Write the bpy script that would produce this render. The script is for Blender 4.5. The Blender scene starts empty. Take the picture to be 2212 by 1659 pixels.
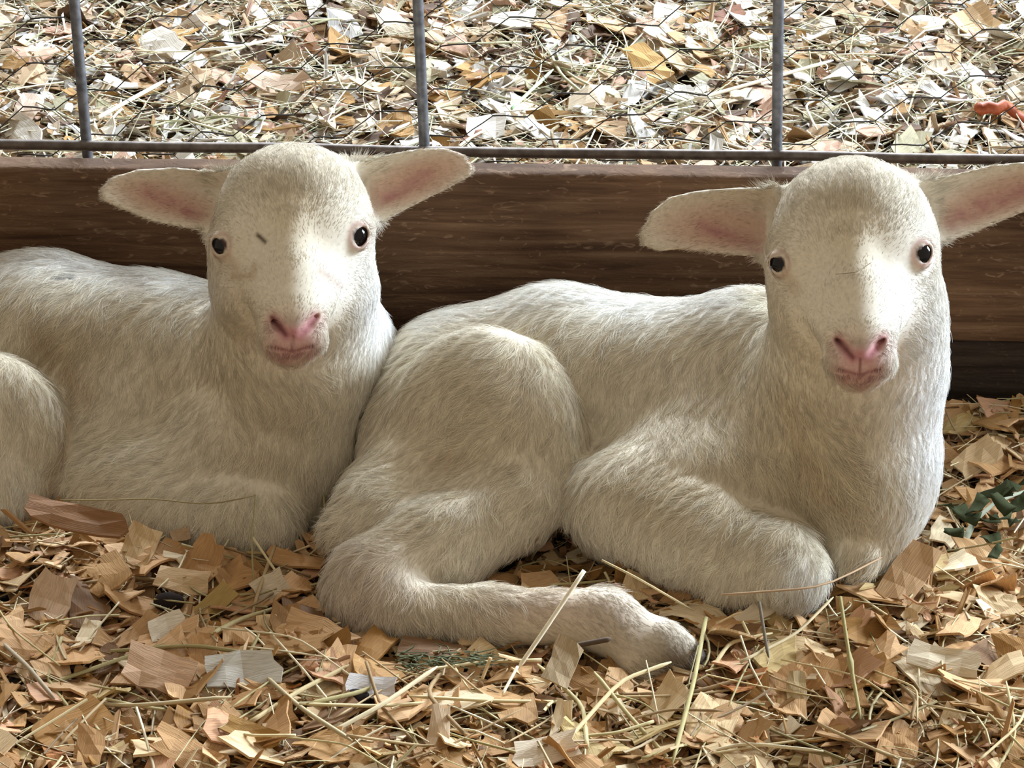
import bpy, math, random
import numpy as np
from mathutils import Vector, Matrix
import openvdb

rng = np.random.default_rng(7)
random.seed(7)
SC = bpy.context.scene
COL = SC.collection

# ---------------------------------------------------------------- camera
IW, IH, FPX = 2212.0, 1659.0, 6437.0
TH = math.radians(27.0); ROLL = 0.0125
CAM = np.array([0.0, -1.556, 0.810])
Fv = np.array([0, math.cos(TH), -math.sin(TH)])
U0 = np.array([0, math.sin(TH), math.cos(TH)]); X0 = np.array([1.0, 0, 0])
Rv = math.cos(ROLL)*X0 + math.sin(ROLL)*U0
Uv = math.cos(ROLL)*U0 - math.sin(ROLL)*X0
M3 = np.array([Rv, Uv, Fv])            # rows: view axes in world space
cam = bpy.data.cameras.new('camera'); camo = bpy.data.objects.new('camera', cam); COL.objects.link(camo)
cam.sensor_width = 36; cam.lens = 36*FPX/IW; cam.clip_start = 0.05; cam.clip_end = 50
mw = Matrix.Identity(4)
for i in range(3):
    mw[i][0] = Rv[i]; mw[i][1] = Uv[i]; mw[i][2] = -Fv[i]; mw[i][3] = CAM[i]
camo.matrix_world = mw
SC.camera = camo

# ---------------------------------------------------------------- world, light, exposure
SC.view_settings.view_transform = 'Standard'; SC.view_settings.look = 'None'
SC.view_settings.gamma = 1.0; SC.view_settings.use_curve_mapping = False
SC.view_settings.exposure = 0.0
w = bpy.data.worlds.new('world'); SC.world = w; w.use_nodes = True
bg = w.node_tree.nodes['Background']; bg.inputs[0].default_value = (1.0, 0.87, 0.69, 1); bg.inputs[1].default_value = 0.50

def area(name, loc, target, size, size_y, power, color):
    l = bpy.data.lights.new(name, 'AREA'); l.shape = 'RECTANGLE'; l.size = size; l.size_y = size_y
    l.energy = power; l.color = color
    o = bpy.data.objects.new(name, l); COL.objects.link(o)
    o.location = loc
    o.rotation_euler = (Vector(target)-Vector(loc)).to_track_quat('-Z', 'Y').to_euler()
    return o
area('daylight_door', (3.7, 0.75, 1.35), (0, 0.0, 0.05), 1.3, 1.4, 400, (0.74, 0.87, 1.0))
area('daylight_back', (0.5, 3.4, 2.9), (0, 0.1, 0.0), 2.2, 0.9, 560, (0.80, 0.90, 1.0))

# ---------------------------------------------------------------- helpers
def to_cam(P): return (np.asarray(P)-CAM) @ M3.T
def to_world(Q): return np.asarray(Q) @ M3 + CAM
def c3(px, py, d): return np.array([(px-IW/2)/FPX*d, -(py-IH/2)/FPX*d, d])
def proj(Q): return np.stack([Q[:, 0]/Q[:, 2]*FPX+IW/2, -Q[:, 1]/Q[:, 2]*FPX+IH/2], 1)
def on_plane_y(px, py, Y):
    r = to_world(c3(px, py, 1.0)[None])[0]-CAM
    return CAM + r*(Y-CAM[1])/r[1]
def on_ground(px, py, z=0.0):
    r = to_world(c3(px, py, 1.0)[None])[0]-CAM
    return CAM + r*(z-CAM[2])/r[2]

def setp(o, label=None, cat=None, group=None, kind=None):
    if label: o['label'] = label
    if cat: o['category'] = cat
    if group: o['group'] = group
    if kind: o['kind'] = kind
    return o
def empty(name, loc=(0, 0, 0)):
    o = bpy.data.objects.new(name, None); o.location = loc; o.empty_display_size = 0.02; COL.objects.link(o); return o
def mk_mesh(name, V, Fc, mat, smooth=True, col=None, uv=None):
    """V (n,3), Fc (m,k) constant size faces"""
    me = bpy.data.meshes.new(name)
    V = np.asarray(V, np.float32); Fc = np.asarray(Fc, np.int32)
    me.vertices.add(len(V)); me.vertices.foreach_set('co', V.ravel())
    k = Fc.shape[1]
    me.loops.add(Fc.size); me.loops.foreach_set('vertex_index', Fc.ravel())
    me.polygons.add(len(Fc)); me.polygons.foreach_set('loop_start', np.arange(0, Fc.size, k, dtype=np.int32))
    me.polygons.foreach_set('use_smooth', np.full(len(Fc), smooth))
    me.update(calc_edges=True)
    if col is not None:
        a = me.color_attributes.new('col', 'FLOAT_COLOR', 'POINT')
        c4 = np.ones((len(V), 4), np.float32); c4[:, :3] = col; a.data.foreach_set('color', c4.ravel())
    if uv is not None:
        a = me.uv_layers.new(name='uv'); a.data.foreach_set('uv', np.asarray(uv, np.float32)[Fc.ravel()].ravel())
    if mat: me.materials.append(mat)
    return me
def link(name, me, parent=None, loc=None):
    o = bpy.data.objects.new(name, me); COL.objects.link(o)
    if parent is not None: o.parent = parent
    if loc is not None: o.location = loc
    return o
def tube_arrays(P, R, n=6, cap=True):
    P = np.asarray(P, float); m = len(P); R = np.broadcast_to(np.asarray(R, float), (m,))
    T = np.gradient(P, axis=0); T /= np.linalg.norm(T, axis=1)[:, None]+1e-12
    ref = np.array([0, 0, 1.0]) if abs(T[0, 2]) < 0.9 else np.array([1.0, 0, 0])
    A = np.cross(T, ref); A /= np.linalg.norm(A, axis=1)[:, None]+1e-12; B = np.cross(T, A)
    an = np.arange(n)*2*math.pi/n
    V = P[:, None]+R[:, None, None]*(np.cos(an)[None, :, None]*A[:, None]+np.sin(an)[None, :, None]*B[:, None])
    V = V.reshape(-1, 3); F = []
    for i in range(m-1):
        for j in range(n):
            F.append((i*n+j, i*n+(j+1) % n, (i+1)*n+(j+1) % n, (i+1)*n+j))
    if cap:
        V = np.vstack([V, P[:1], P[-1:]]); c0, c1 = m*n, m*n+1
        for j in range(n):
            F.append((c0, (j+1) % n, j, j)); F.append((c1, (m-1)*n+j, (m-1)*n+(j+1) % n, (m-1)*n+(j+1) % n))
    return V, F
def mesh_from(name, V, F, mat, smooth=True):
    me = bpy.data.meshes.new(name)
    F2 = []
    for f in F:
        g = []
        for i in f:
            if i not in g: g.append(int(i))
        F2.append(g)
    me.from_pydata([tuple(v) for v in V], [], F2)
    me.polygons.foreach_set('use_smooth', [smooth]*len(F2))
    if mat: me.materials.append(mat)
    me.update(); return me

def hash_noise(P, scale, seed=0):
    """smooth value noise, vectorised, range -1..1"""
    Q = P*scale+seed*17.31+1000.0
    I = np.floor(Q).astype(np.int64); f = Q-I; f = f*f*(3-2*f)
    def h(ix, iy, iz):
        n = (ix*374761393+iy*668265263+iz*2147483647+seed*974711) & 0xffffffff
        n = ((n ^ (n >> 13))*1274126177) & 0xffffffff
        return ((n ^ (n >> 16)) & 0xffff)/32767.5-1
    r = 0
    for dx in (0, 1):
        for dy in (0, 1):
            for dz in (0, 1):
                wgt = (f[:, 0] if dx else 1-f[:, 0])*(f[:, 1] if dy else 1-f[:, 1])*(f[:, 2] if dz else 1-f[:, 2])
                r = r+wgt*h(I[:, 0]+dx, I[:, 1]+dy, I[:, 2]+dz)
    return r

# ---------------------------------------------------------------- materials
def nt(name):
    m = bpy.data.materials.new(name); m.use_nodes = True
    return m, m.node_tree.nodes, m.node_tree.links, m.node_tree.nodes['Principled BSDF']
def attr_mat(name, rough, sheen=0.0, bump=0.0, grain=False, trans=0.0, noise_scale=900, noise_amt=0.25, use_obj=False, spec=0.3):
    m, N, L, b = nt(name)
    b.inputs['Roughness'].default_value = rough; b.inputs['Specular IOR Level'].default_value = spec
    if use_obj: a = N.new('ShaderNodeObjectInfo')
    else: a = N.new('ShaderNodeAttribute'); a.attribute_name = 'col'
    src = a.outputs['Color']
    if grain:
        uvn = N.new('ShaderNodeUVMap'); uvn.uv_map = 'uv'
        mp = N.new('ShaderNodeMapping'); mp.inputs['Scale'].default_value = (3.0, 34.0, 1.0)
        L.new(uvn.outputs[0], mp.inputs[0])
        no = N.new('ShaderNodeTexNoise'); no.inputs['Scale'].default_value = 1.0; no.inputs['Detail'].default_value = 3
        L.new(mp.outputs[0], no.inputs['Vector'])
    else:
        tc = N.new('ShaderNodeTexCoord')
        no = N.new('ShaderNodeTexNoise'); no.inputs['Scale'].default_value = noise_scale; no.inputs['Detail'].default_value = 2
        L.new(tc.outputs['Object'], no.inputs['Vector'])
    mr = N.new('ShaderNodeMapRange'); mr.inputs[1].default_value = 0.25; mr.inputs[2].default_value = 0.75
    mr.inputs[3].default_value = 1-noise_amt; mr.inputs[4].default_value = 1+noise_amt*0.6
    L.new(no.outputs[0], mr.inputs[0])
    mx = N.new('ShaderNodeVectorMath'); mx.operation = 'SCALE'
    L.new(src, mx.inputs[0]); L.new(mr.outputs[0], mx.inputs['Scale'])
    L.new(mx.outputs[0], b.inputs['Base Color'])
    if bump:
        bn = N.new('ShaderNodeBump'); bn.inputs['Strength'].default_value = bump; bn.inputs['Distance'].default_value = 0.0006
        L.new(no.outputs[0], bn.inputs['Height']); L.new(bn.outputs[0], b.inputs['Normal'])
    if sheen: b.inputs['Sheen Weight'].default_value = sheen
    if trans:
        tr = N.new('ShaderNodeBsdfTranslucent'); L.new(mx.outputs[0], tr.inputs[0])
        ms = N.new('ShaderNodeMixShader'); ms.inputs[0].default_value = trans
        out = N['Material Output'] if 'Material Output' in N else [n for n in N if n.type == 'OUTPUT_MATERIAL'][0]
        L.new(b.outputs[0], ms.inputs[1]); L.new(tr.outputs[0], ms.inputs[2]); L.new(ms.outputs[0], out.inputs[0])
    return m
M_skin = attr_mat('lamb_skin', 0.75, noise_scale=500, noise_amt=0.12)
M_fur = attr_mat('lamb_fur', 0.65, trans=0.12, noise_scale=300, noise_amt=0.1, spec=0.15)
def fur_normals(m):
    N, L = m.node_tree.nodes, m.node_tree.links
    a = N.new('ShaderNodeAttribute'); a.attribute_name = 'nrm'; g = N.new('ShaderNodeNewGeometry')
    sc = N.new('ShaderNodeVectorMath'); sc.operation = 'SCALE'; sc.inputs['Scale'].default_value = 0.45; L.new(g.outputs['Normal'], sc.inputs[0])
    ad = N.new('ShaderNodeVectorMath'); ad.operation = 'ADD'; L.new(a.outputs['Vector'], ad.inputs[0]); L.new(sc.outputs[0], ad.inputs[1])
    no = N.new('ShaderNodeVectorMath'); no.operation = 'NORMALIZE'; L.new(ad.outputs[0], no.inputs[0])
    for n in N:
        if n.type in ('BSDF_PRINCIPLED', 'BSDF_TRANSLUCENT'): L.new(no.outputs[0], n.inputs['Normal'])
fur_normals(M_fur)
M_chip = attr_mat('wood_shaving', 0.7, grain=True, noise_amt=0.32, bump=0.5, trans=0.12)
M_straw = attr_mat('hay', 0.55, grain=True, noise_amt=0.25)
M_chip_o = attr_mat('wood_shaving_single', 0.7, grain=True, noise_amt=0.32, bump=0.5, use_obj=True, trans=0.12)
M_straw_o = attr_mat('hay_single', 0.7, grain=True, noise_amt=0.25, use_obj=True, spec=0.15)
def plain(name, col, rough=0.6, metal=0.0, coat=0.0, spec=0.5):
    m, N, L, b = nt(name)
    b.inputs['Base Color'].default_value = (*col, 1); b.inputs['Roughness'].default_value = rough
    b.inputs['Metallic'].default_value = metal; b.inputs['Coat Weight'].default_value = coat
    b.inputs['Specular IOR Level'].default_value = spec
    return m
M_eye = plain('lamb_eyeball', (0.004, 0.003, 0.004), 0.06, 0, 0.0, 0.35)
M_hoof = plain('hoof_horn', (0.10, 0.075, 0.06), 0.5)
def wire_mat(name, c1, c2):
    m, N, L, b = nt(name)
    tc = N.new('ShaderNodeTexCoord'); no = N.new('ShaderNodeTexNoise'); no.inputs['Scale'].default_value = 180; no.inputs['Detail'].default_value = 4
    L.new(tc.outputs['Object'], no.inputs[0])
    cr = N.new('ShaderNodeValToRGB'); cr.color_ramp.elements[0].position = 0.35; cr.color_ramp.elements[1].position = 0.7
    cr.color_ramp.elements[0].color = (*c1, 1); cr.color_ramp.elements[1].color = (*c2, 1)
    L.new(no.outputs[0], cr.inputs[0]); L.new(cr.outputs[0], b.inputs['Base Color'])
    b.inputs['Metallic'].default_value = 0.55 if 'wire' in name else 0.0; b.inputs['Roughness'].default_value = 0.55
    bn = N.new('ShaderNodeBump'); bn.inputs['Strength'].default_value = 0.4; bn.inputs['Distance'].default_value = 0.0005
    L.new(no.outputs[0], bn.inputs['Height']); L.new(bn.outputs[0], b.inputs['Normal'])
    return m
M_wire = wire_mat('galvanised_wire', (0.10, 0.105, 0.12), (0.22, 0.225, 0.25))
M_rail = wire_mat('rusty_wire', (0.085, 0.065, 0.055), (0.17, 0.14, 0.12))
M_net = plain('netting_wire', (0.05, 0.045, 0.04), 0.5, 0.5)
def board_mat(name, dark, mid, light, xs=1.0):
    m, N, L, b = nt(name)
    tc = N.new('ShaderNodeTexCoord')
    mp = N.new('ShaderNodeMapping'); mp.inputs['Scale'].default_value = (7*xs, 30, 110)
    L.new(tc.outputs['Object'], mp.inputs[0])
    n1 = N.new('ShaderNodeTexNoise'); n1.inputs['Scale'].default_value = 1.4; n1.inputs['Detail'].default_value = 8; n1.inputs['Roughness'].default_value = 0.65; n1.inputs['Distortion'].default_value = 0.6
    L.new(mp.outputs[0], n1.inputs[0])
    cr = N.new('ShaderNodeValToRGB'); e = cr.color_ramp.elements
    e[0].position = 0.3; e[0].color = (*dark, 1); e[1].position = 0.72; e[1].color = (*light, 1)
    x = cr.color_ramp.elements.new(0.5); x.color = (*mid, 1)
    L.new(n1.outputs[0], cr.inputs[0])
    n2 = N.new('ShaderNodeTexNoise'); n2.inputs['Scale'].default_value = 9; n2.inputs['Detail'].default_value = 3
    L.new(tc.outputs['Object'], n2.inputs[0])
    mr = N.new('ShaderNodeMapRange'); mr.inputs[1].default_value = 0.3; mr.inputs[2].default_value = 0.7; mr.inputs[3].default_value = 0.65; mr.inputs[4].default_value = 1.35
    L.new(n2.outputs[0], mr.inputs[0])
    mx = N.new('ShaderNodeVectorMath'); mx.operation = 'SCALE'; L.new(cr.outputs[0], mx.inputs[0]); L.new(mr.outputs[0], mx.inputs['Scale'])
    # pale scuffs and flecks
    mp3 = N.new('ShaderNodeMapping'); mp3.inputs['Scale'].default_value = (60, 60, 150); L.new(tc.outputs['Object'], mp3.inputs[0])
    n3 = N.new('ShaderNodeTexNoise'); n3.inputs['Scale'].default_value = 1.6; n3.inputs['Detail'].default_value = 4; n3.inputs['Distortion'].default_value = 1.5
    L.new(mp3.outputs[0], n3.inputs[0])
    r3 = N.new('ShaderNodeMapRange'); r3.inputs[1].default_value = 0.60; r3.inputs[2].default_value = 0.72; L.new(n3.outputs[0], r3.inputs[0])
    m3 = N.new('ShaderNodeMix'); m3.data_type = 'RGBA'; m3.inputs[7].default_value = (light[0]*1.6, light[1]*1.7, light[2]*1.9, 1)
    sc = N.new('ShaderNodeMath'); sc.operation = 'MULTIPLY'; sc.inputs[1].default_value = 0.55; L.new(r3.outputs[0], sc.inputs[0])
    L.new(sc.outputs[0], m3.inputs[0]); L.new(mx.outputs[0], m3.inputs[6]); L.new(m3.outputs[2], b.inputs['Base Color'])
    b.inputs['Roughness'].default_value = 0.8; b.inputs['Specular IOR Level'].default_value = 0.2
    bn = N.new('ShaderNodeBump'); bn.inputs['Strength'].default_value = 0.8; bn.inputs['Distance'].default_value = 0.0012
    ad = N.new('ShaderNodeMath'); ad.operation = 'ADD'; L.new(n1.outputs[0], ad.inputs[0]); L.new(n3.outputs[0], ad.inputs[1])
    L.new(ad.outputs[0], bn.inputs['Height']); L.new(bn.outputs[0], b.inputs['Normal'])
    return m
M_board = board_mat('old_brown_plank', (0.050, 0.024, 0.012), (0.110, 0.058, 0.030), (0.19, 0.115, 0.065))
M_board2 = board_mat('dark_lower_plank', (0.018, 0.011, 0.008), (0.04, 0.026, 0.018), (0.07, 0.05, 0.035))

# ================================================================= LAMBS
# A distance field built from rounded volumes (view-aligned axes, real metres), blended smoothly and meshed as one skin.
def smin(a, b, k):
    h = np.clip(0.5+0.5*(b-a)/k, 0, 1)
    return b*(1-h)+a*h-k*h*(1-h)
class Field:
    def __init__(s): s.ops = []
    def ell(s, px, py, d, rx, ry, rz, k=0.012, rot=0.0, op='add'):
        c = c3(px, py, d); m = d/FPX
        s.ops.append((op, 'ell', c, np.array([rx, ry, rz])*m, rot, k))
    def cap(s, a, b, k=0.010, op='add'):
        A = c3(*a[:3]); B = c3(*b[:3]); s.ops.append((op, 'cap', A, B, a[3]*a[2]/FPX, b[3]*b[2]/FPX, k))
    def chain(s, pts, k=0.010, op='add'):
        for a, b in zip(pts[:-1], pts[1:]): s.cap(a, b, k, op)
    def tor(s, c, n, R, r, k=0.002, sx=1.0):
        s.ops.append(('add', 'tor', np.asarray(c), np.asarray(n)/np.linalg.norm(n), R, r, k))
    def ear(s, poly, d0, tilt, cup, axis, th, k=0.008):
        s.ops.append(('add', 'ear', np.array(poly, float), d0, tilt, cup, axis, th, k))
    def bound(s, o):
        if o[1] == 'ell': r = o[3].max(); return o[2]-r, o[2]+r
        if o[1] == 'cap': return np.minimum(o[2]-o[4], o[3]-o[5]), np.maximum(o[2]+o[4], o[3]+o[5])
        if o[1] == 'tor': return o[2]-o[4]-o[5], o[2]+o[4]+o[5]
        if o[1] == 'ear':
            Q = np.array([c3(x, y, o[3]) for x, y in o[2]]); return Q.min(0)-[0.005, 0.005, 0.035], Q.max(0)+[0.005, 0.005, 0.035]
    def dist(s, o, P):
        t = o[1]
        if t == 'ell':
            Q = P-o[2]; c, sn = math.cos(o[4]), math.sin(o[4])
            X = Q[:, 0]*c+Q[:, 1]*sn; Y = -Q[:, 0]*sn+Q[:, 1]*c
            q = np.stack([X, Y, Q[:, 2]], 1)
            k0 = np.sqrt(((q/o[3])**2).sum(1)); k1 = np.sqrt(((q/o[3]**2)**2).sum(1))+1e-9
            return k0*(k0-1)/k1
        if t == 'cap':
            A, B, ra, rb = o[2:6]; ab = B-A; h = np.clip(((P-A)@ab)/(ab@ab+1e-12), 0, 1)
            return np.linalg.norm(P-A-h[:, None]*ab, axis=1)-(ra+(rb-ra)*h)
        if t == 'tor':
            Q = P-o[2]; z = Q@o[3]; rad = np.sqrt(np.maximum((Q**2).sum(1)-z*z, 0))
            return np.sqrt((rad-o[4])**2+z*z)-o[5]
        if t == 'ear':
            poly, d0, tilt, cup, (ax, ay, bx, by), th = o[2:8]
            xy = np.stack([P[:, 0]/P[:, 2]*FPX+IW/2, -P[:, 1]/P[:, 2]*FPX+IH/2], 1)
            n = len(poly); dmin = np.full(len(P), 1e9); inside = np.zeros(len(P), bool)
            for i in range(n):
                a = poly[i]; b = poly[(i+1) % n]; e = b-a; w_ = xy-a
                h = np.clip((w_@e)/(e@e), 0, 1); dmin = np.minimum(dmin, np.linalg.norm(w_-h[:, None]*e, axis=1))
                c = ((a[1] > xy[:, 1]) != (b[1] > xy[:, 1])) & (xy[:, 0] < (b[0]-a[0])*(xy[:, 1]-a[1])/((b[1]-a[1]) if b[1] != a[1] else 1e-9)+a[0])
                inside ^= c
            d2 = np.where(inside, -dmin, dmin)*d0/FPX
            # ear axis runs a -> b ; the sheet is cupped across it
            e = np.array([bx-ax, by-ay], float); L = np.linalg.norm(e); e /= L
            w_ = xy-np.array([ax, ay]); u = (w_@e)/L; v = (w_@np.array([-e[1], e[0]]))/70.0
            inn = np.clip(-d2/0.010, 0, 1)
            zc = d0+tilt*u+cup*(inn**0.8)*np.clip(1.15-u, 0, 1)+0.004*v
            dn = np.abs(P[:, 2]-zc)-th
            r = 0.0015
            a1 = dn+r; b1 = d2+r
            return np.sqrt(np.maximum(a1, 0)**2+np.maximum(b1, 0)**2)+np.minimum(np.maximum(a1, b1), 0)-r
    def eval(s, P):
        r = np.full(len(P), 0.05)
        for o in s.ops:
            d = s.dist(o, P); r = smin(r, d, o[-1]) if o[0] == 'add' else -smin(-r, d, o[-1])
        return r
    def surface(s, px, py, d0, d1):
        ds = np.linspace(d0, d1, 500); P = np.array([c3(px, py, q) for q in ds]); v = s.eval(P)
        i = int(np.argmax(v < 0)); p = P[i]; e = 0.004
        g = np.array([s.eval((p+e*np.eye(3)[a])[None])[0]-s.eval((p-e*np.eye(3)[a])[None])[0] for a in range(3)])
        return p, g/np.linalg.norm(g)
    def grid(s, vs=0.00125, bmax=None):
        BIG = 0.02
        bs = [s.bound(o) for o in s.ops if o[0] == 'add']
        lo = np.min([b[0] for b in bs], 0)-0.006; hi = np.max([b[1] for b in bs], 0)+0.006
        n = np.ceil((hi-lo)/vs).astype(int)
        G = np.full(tuple(n), BIG, np.float32)
        s.lo, s.vs, s.n = lo, vs, n
        for o in s.ops:
            b0, b1 = s.bound(o); k = o[-1]; mrg = max(k, 0.006)+0.002
            i0 = np.clip(np.floor((b0-mrg-lo)/vs).astype(int), 0, n); i1 = np.clip(np.ceil((b1+mrg-lo)/vs).astype(int), 0, n)
            if (i1 <= i0).any(): continue
            # block evaluation keeps memory low
            for x0 in range(i0[0], i1[0], 48):
                x1 = min(x0+48, i1[0])
                ax = [lo[0]+vs*np.arange(x0, x1), lo[1]+vs*np.arange(i0[1], i1[1]), lo[2]+vs*np.arange(i0[2], i1[2])]
                g = np.stack(np.meshgrid(*ax, indexing='ij'), -1).reshape(-1, 3)
                d = s.dist(o, g).reshape(x1-x0, i1[1]-i0[1], i1[2]-i0[2]).astype(np.float32)
                sub = G[x0:x1, i0[1]:i1[1], i0[2]:i1[2]]
                if o[0] == 'add': r = smin(sub, d, k)
                else: r = -smin(-sub, d, k)
                G[x0:x1, i0[1]:i1[1], i0[2]:i1[2]] = np.minimum(r, BIG)
        s.G = G; return G
    def polys(s):
        g = openvdb.FloatGrid(0.02); g.copyFromArray(s.G); g.transform = openvdb.createLinearTransform(s.vs)
        r = g.convertToPolygons(isovalue=0.0, adaptivity=0.0)
        pts, tris, quads = r if len(r) == 3 else (r[0], None, r[1])
        return np.array(pts)+s.lo, np.array(quads)
    def sample(s, Q):
        i = np.round((Q-s.lo)/s.vs).astype(int); ok = ((i >= 0) & (i < s.n)).all(1); i = np.clip(i, 0, s.n-1)
        return np.where(ok, s.G[i[:, 0], i[:, 1], i[:, 2]], 0.02)

def seg_d(P, pts):
    d = np.full(len(P), 1e9)
    for a, b in zip(pts[:-1], pts[1:]):
        a = np.array(a, float); b = np.array(b, float); e = b-a
        h = np.clip(((P-a)@e)/(e@e+1e-9), 0, 1); d = np.minimum(d, np.linalg.norm(P-a-h[:, None]*e, axis=1))
    return d
def gm(d, s): return np.exp(-(d/s)**2)

def add_head(f, X, Y, D, S, lean=0.0, es=1.0):
    """head template; (X,Y) the point between the eyes in frame units, D its depth, S scale"""
    H = lambda x, y, z: (X+x*S+lean*y, Y+y*S, D+z*S)
    E = lambda x, y, z, rx, ry, rz, k=0.012, rot=0.0, op='add': f.ell(*H(x, y, z), rx*S, ry*S, rz*S, k, rot, op)
    E(2, -70, 0.000, 168, 150, 165)                   # skull
    E(-70, -20, -0.006, 104, 92, 110, 0.010)           # brow bulges
    E(76, -28, -0.006, 104, 92, 110, 0.010)
    E(2, 50, 0.004, 178, 125, 150, 0.014)              # cheeks
    E(-4, 120, 0.012, 150, 115, 120, 0.016)            # jaw
    E(60, 130, 0.018, 130, 130, 120, 0.016)
    P = lambda x, y, z, r: (*H(x, y, z), r*S)
    f.chain([P(2, 20, -0.014, 100), P(8, 100, -0.028, 84), P(14, 165, -0.036, 64), P(18, 205, -0.036, 60)], 0.014)
    f.chain([P(0, -30, -0.034, 30), P(6, 60, -0.041, 34), P(12, 140, -0.046, 34)], 0.010)   # nasal bridge
    E(18, 200, -0.044, 56, 44, 46, 0.006)              # nose pad
    E(-14, 222, -0.040, 44, 34, 44, 0.006)             # lips
    E(50, 220, -0.040, 44, 34, 44, 0.006)
    E(18, 250, -0.034, 46, 30, 44, 0.006)              # chin
    # nostrils, mouth, philtrum are cut in
    f.chain([P(-32, 172, -0.0475, 5), P(-20, 190, -0.0525, 9), P(2, 212, -0.0565, 6)], 0.0025, 'sub')
    f.chain([P(68, 168, -0.0475, 5), P(58, 188, -0.0525, 9), P(36, 210, -0.0565, 6)], 0.0025, 'sub')
    f.chain([P(18, 214, -0.0575, 3.5), P(18, 246, -0.0545, 3.5)], 0.002, 'sub')
    f.chain([P(-36, 236, -0.046, 3.5), P(-10, 248, -0.052, 4), P(18, 250, -0.0535, 4.5), P(46, 246, -0.052, 4), P(70, 234, -0.046, 3.5)], 0.002, 'sub')
    eyes = []
    for sx, ex, ey, rot in ((-1, -156, 10, 0.45), (1, 152, -12, -0.30)):
        hx, hy = H(ex, ey, 0)[:2]
        p, n = f.surface(hx, hy, D-0.09, D+0.02)
        n = n+np.array([0, 0, -0.35]); n /= np.linalg.norm(n)
        ee = es*(0.86 if sx < 0 else 1.0); wx, wy = 13.0*ee*S*D/FPX, 23*ee*S*D/FPX
        f.ops.append(('add', 'ell', p+n*0.0002, np.array([wx+0.0030, wy+0.0030, 0.0045]), rot, 0.004))
        f.ops.append(('sub', 'ell', p+n*0.0030, np.array([wx, wy, 0.0085]), rot, 0.0012))
        eyes.append((p-n*0.0042, n, 0.0082*S, (ex, ey)))
    return eyes

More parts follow.
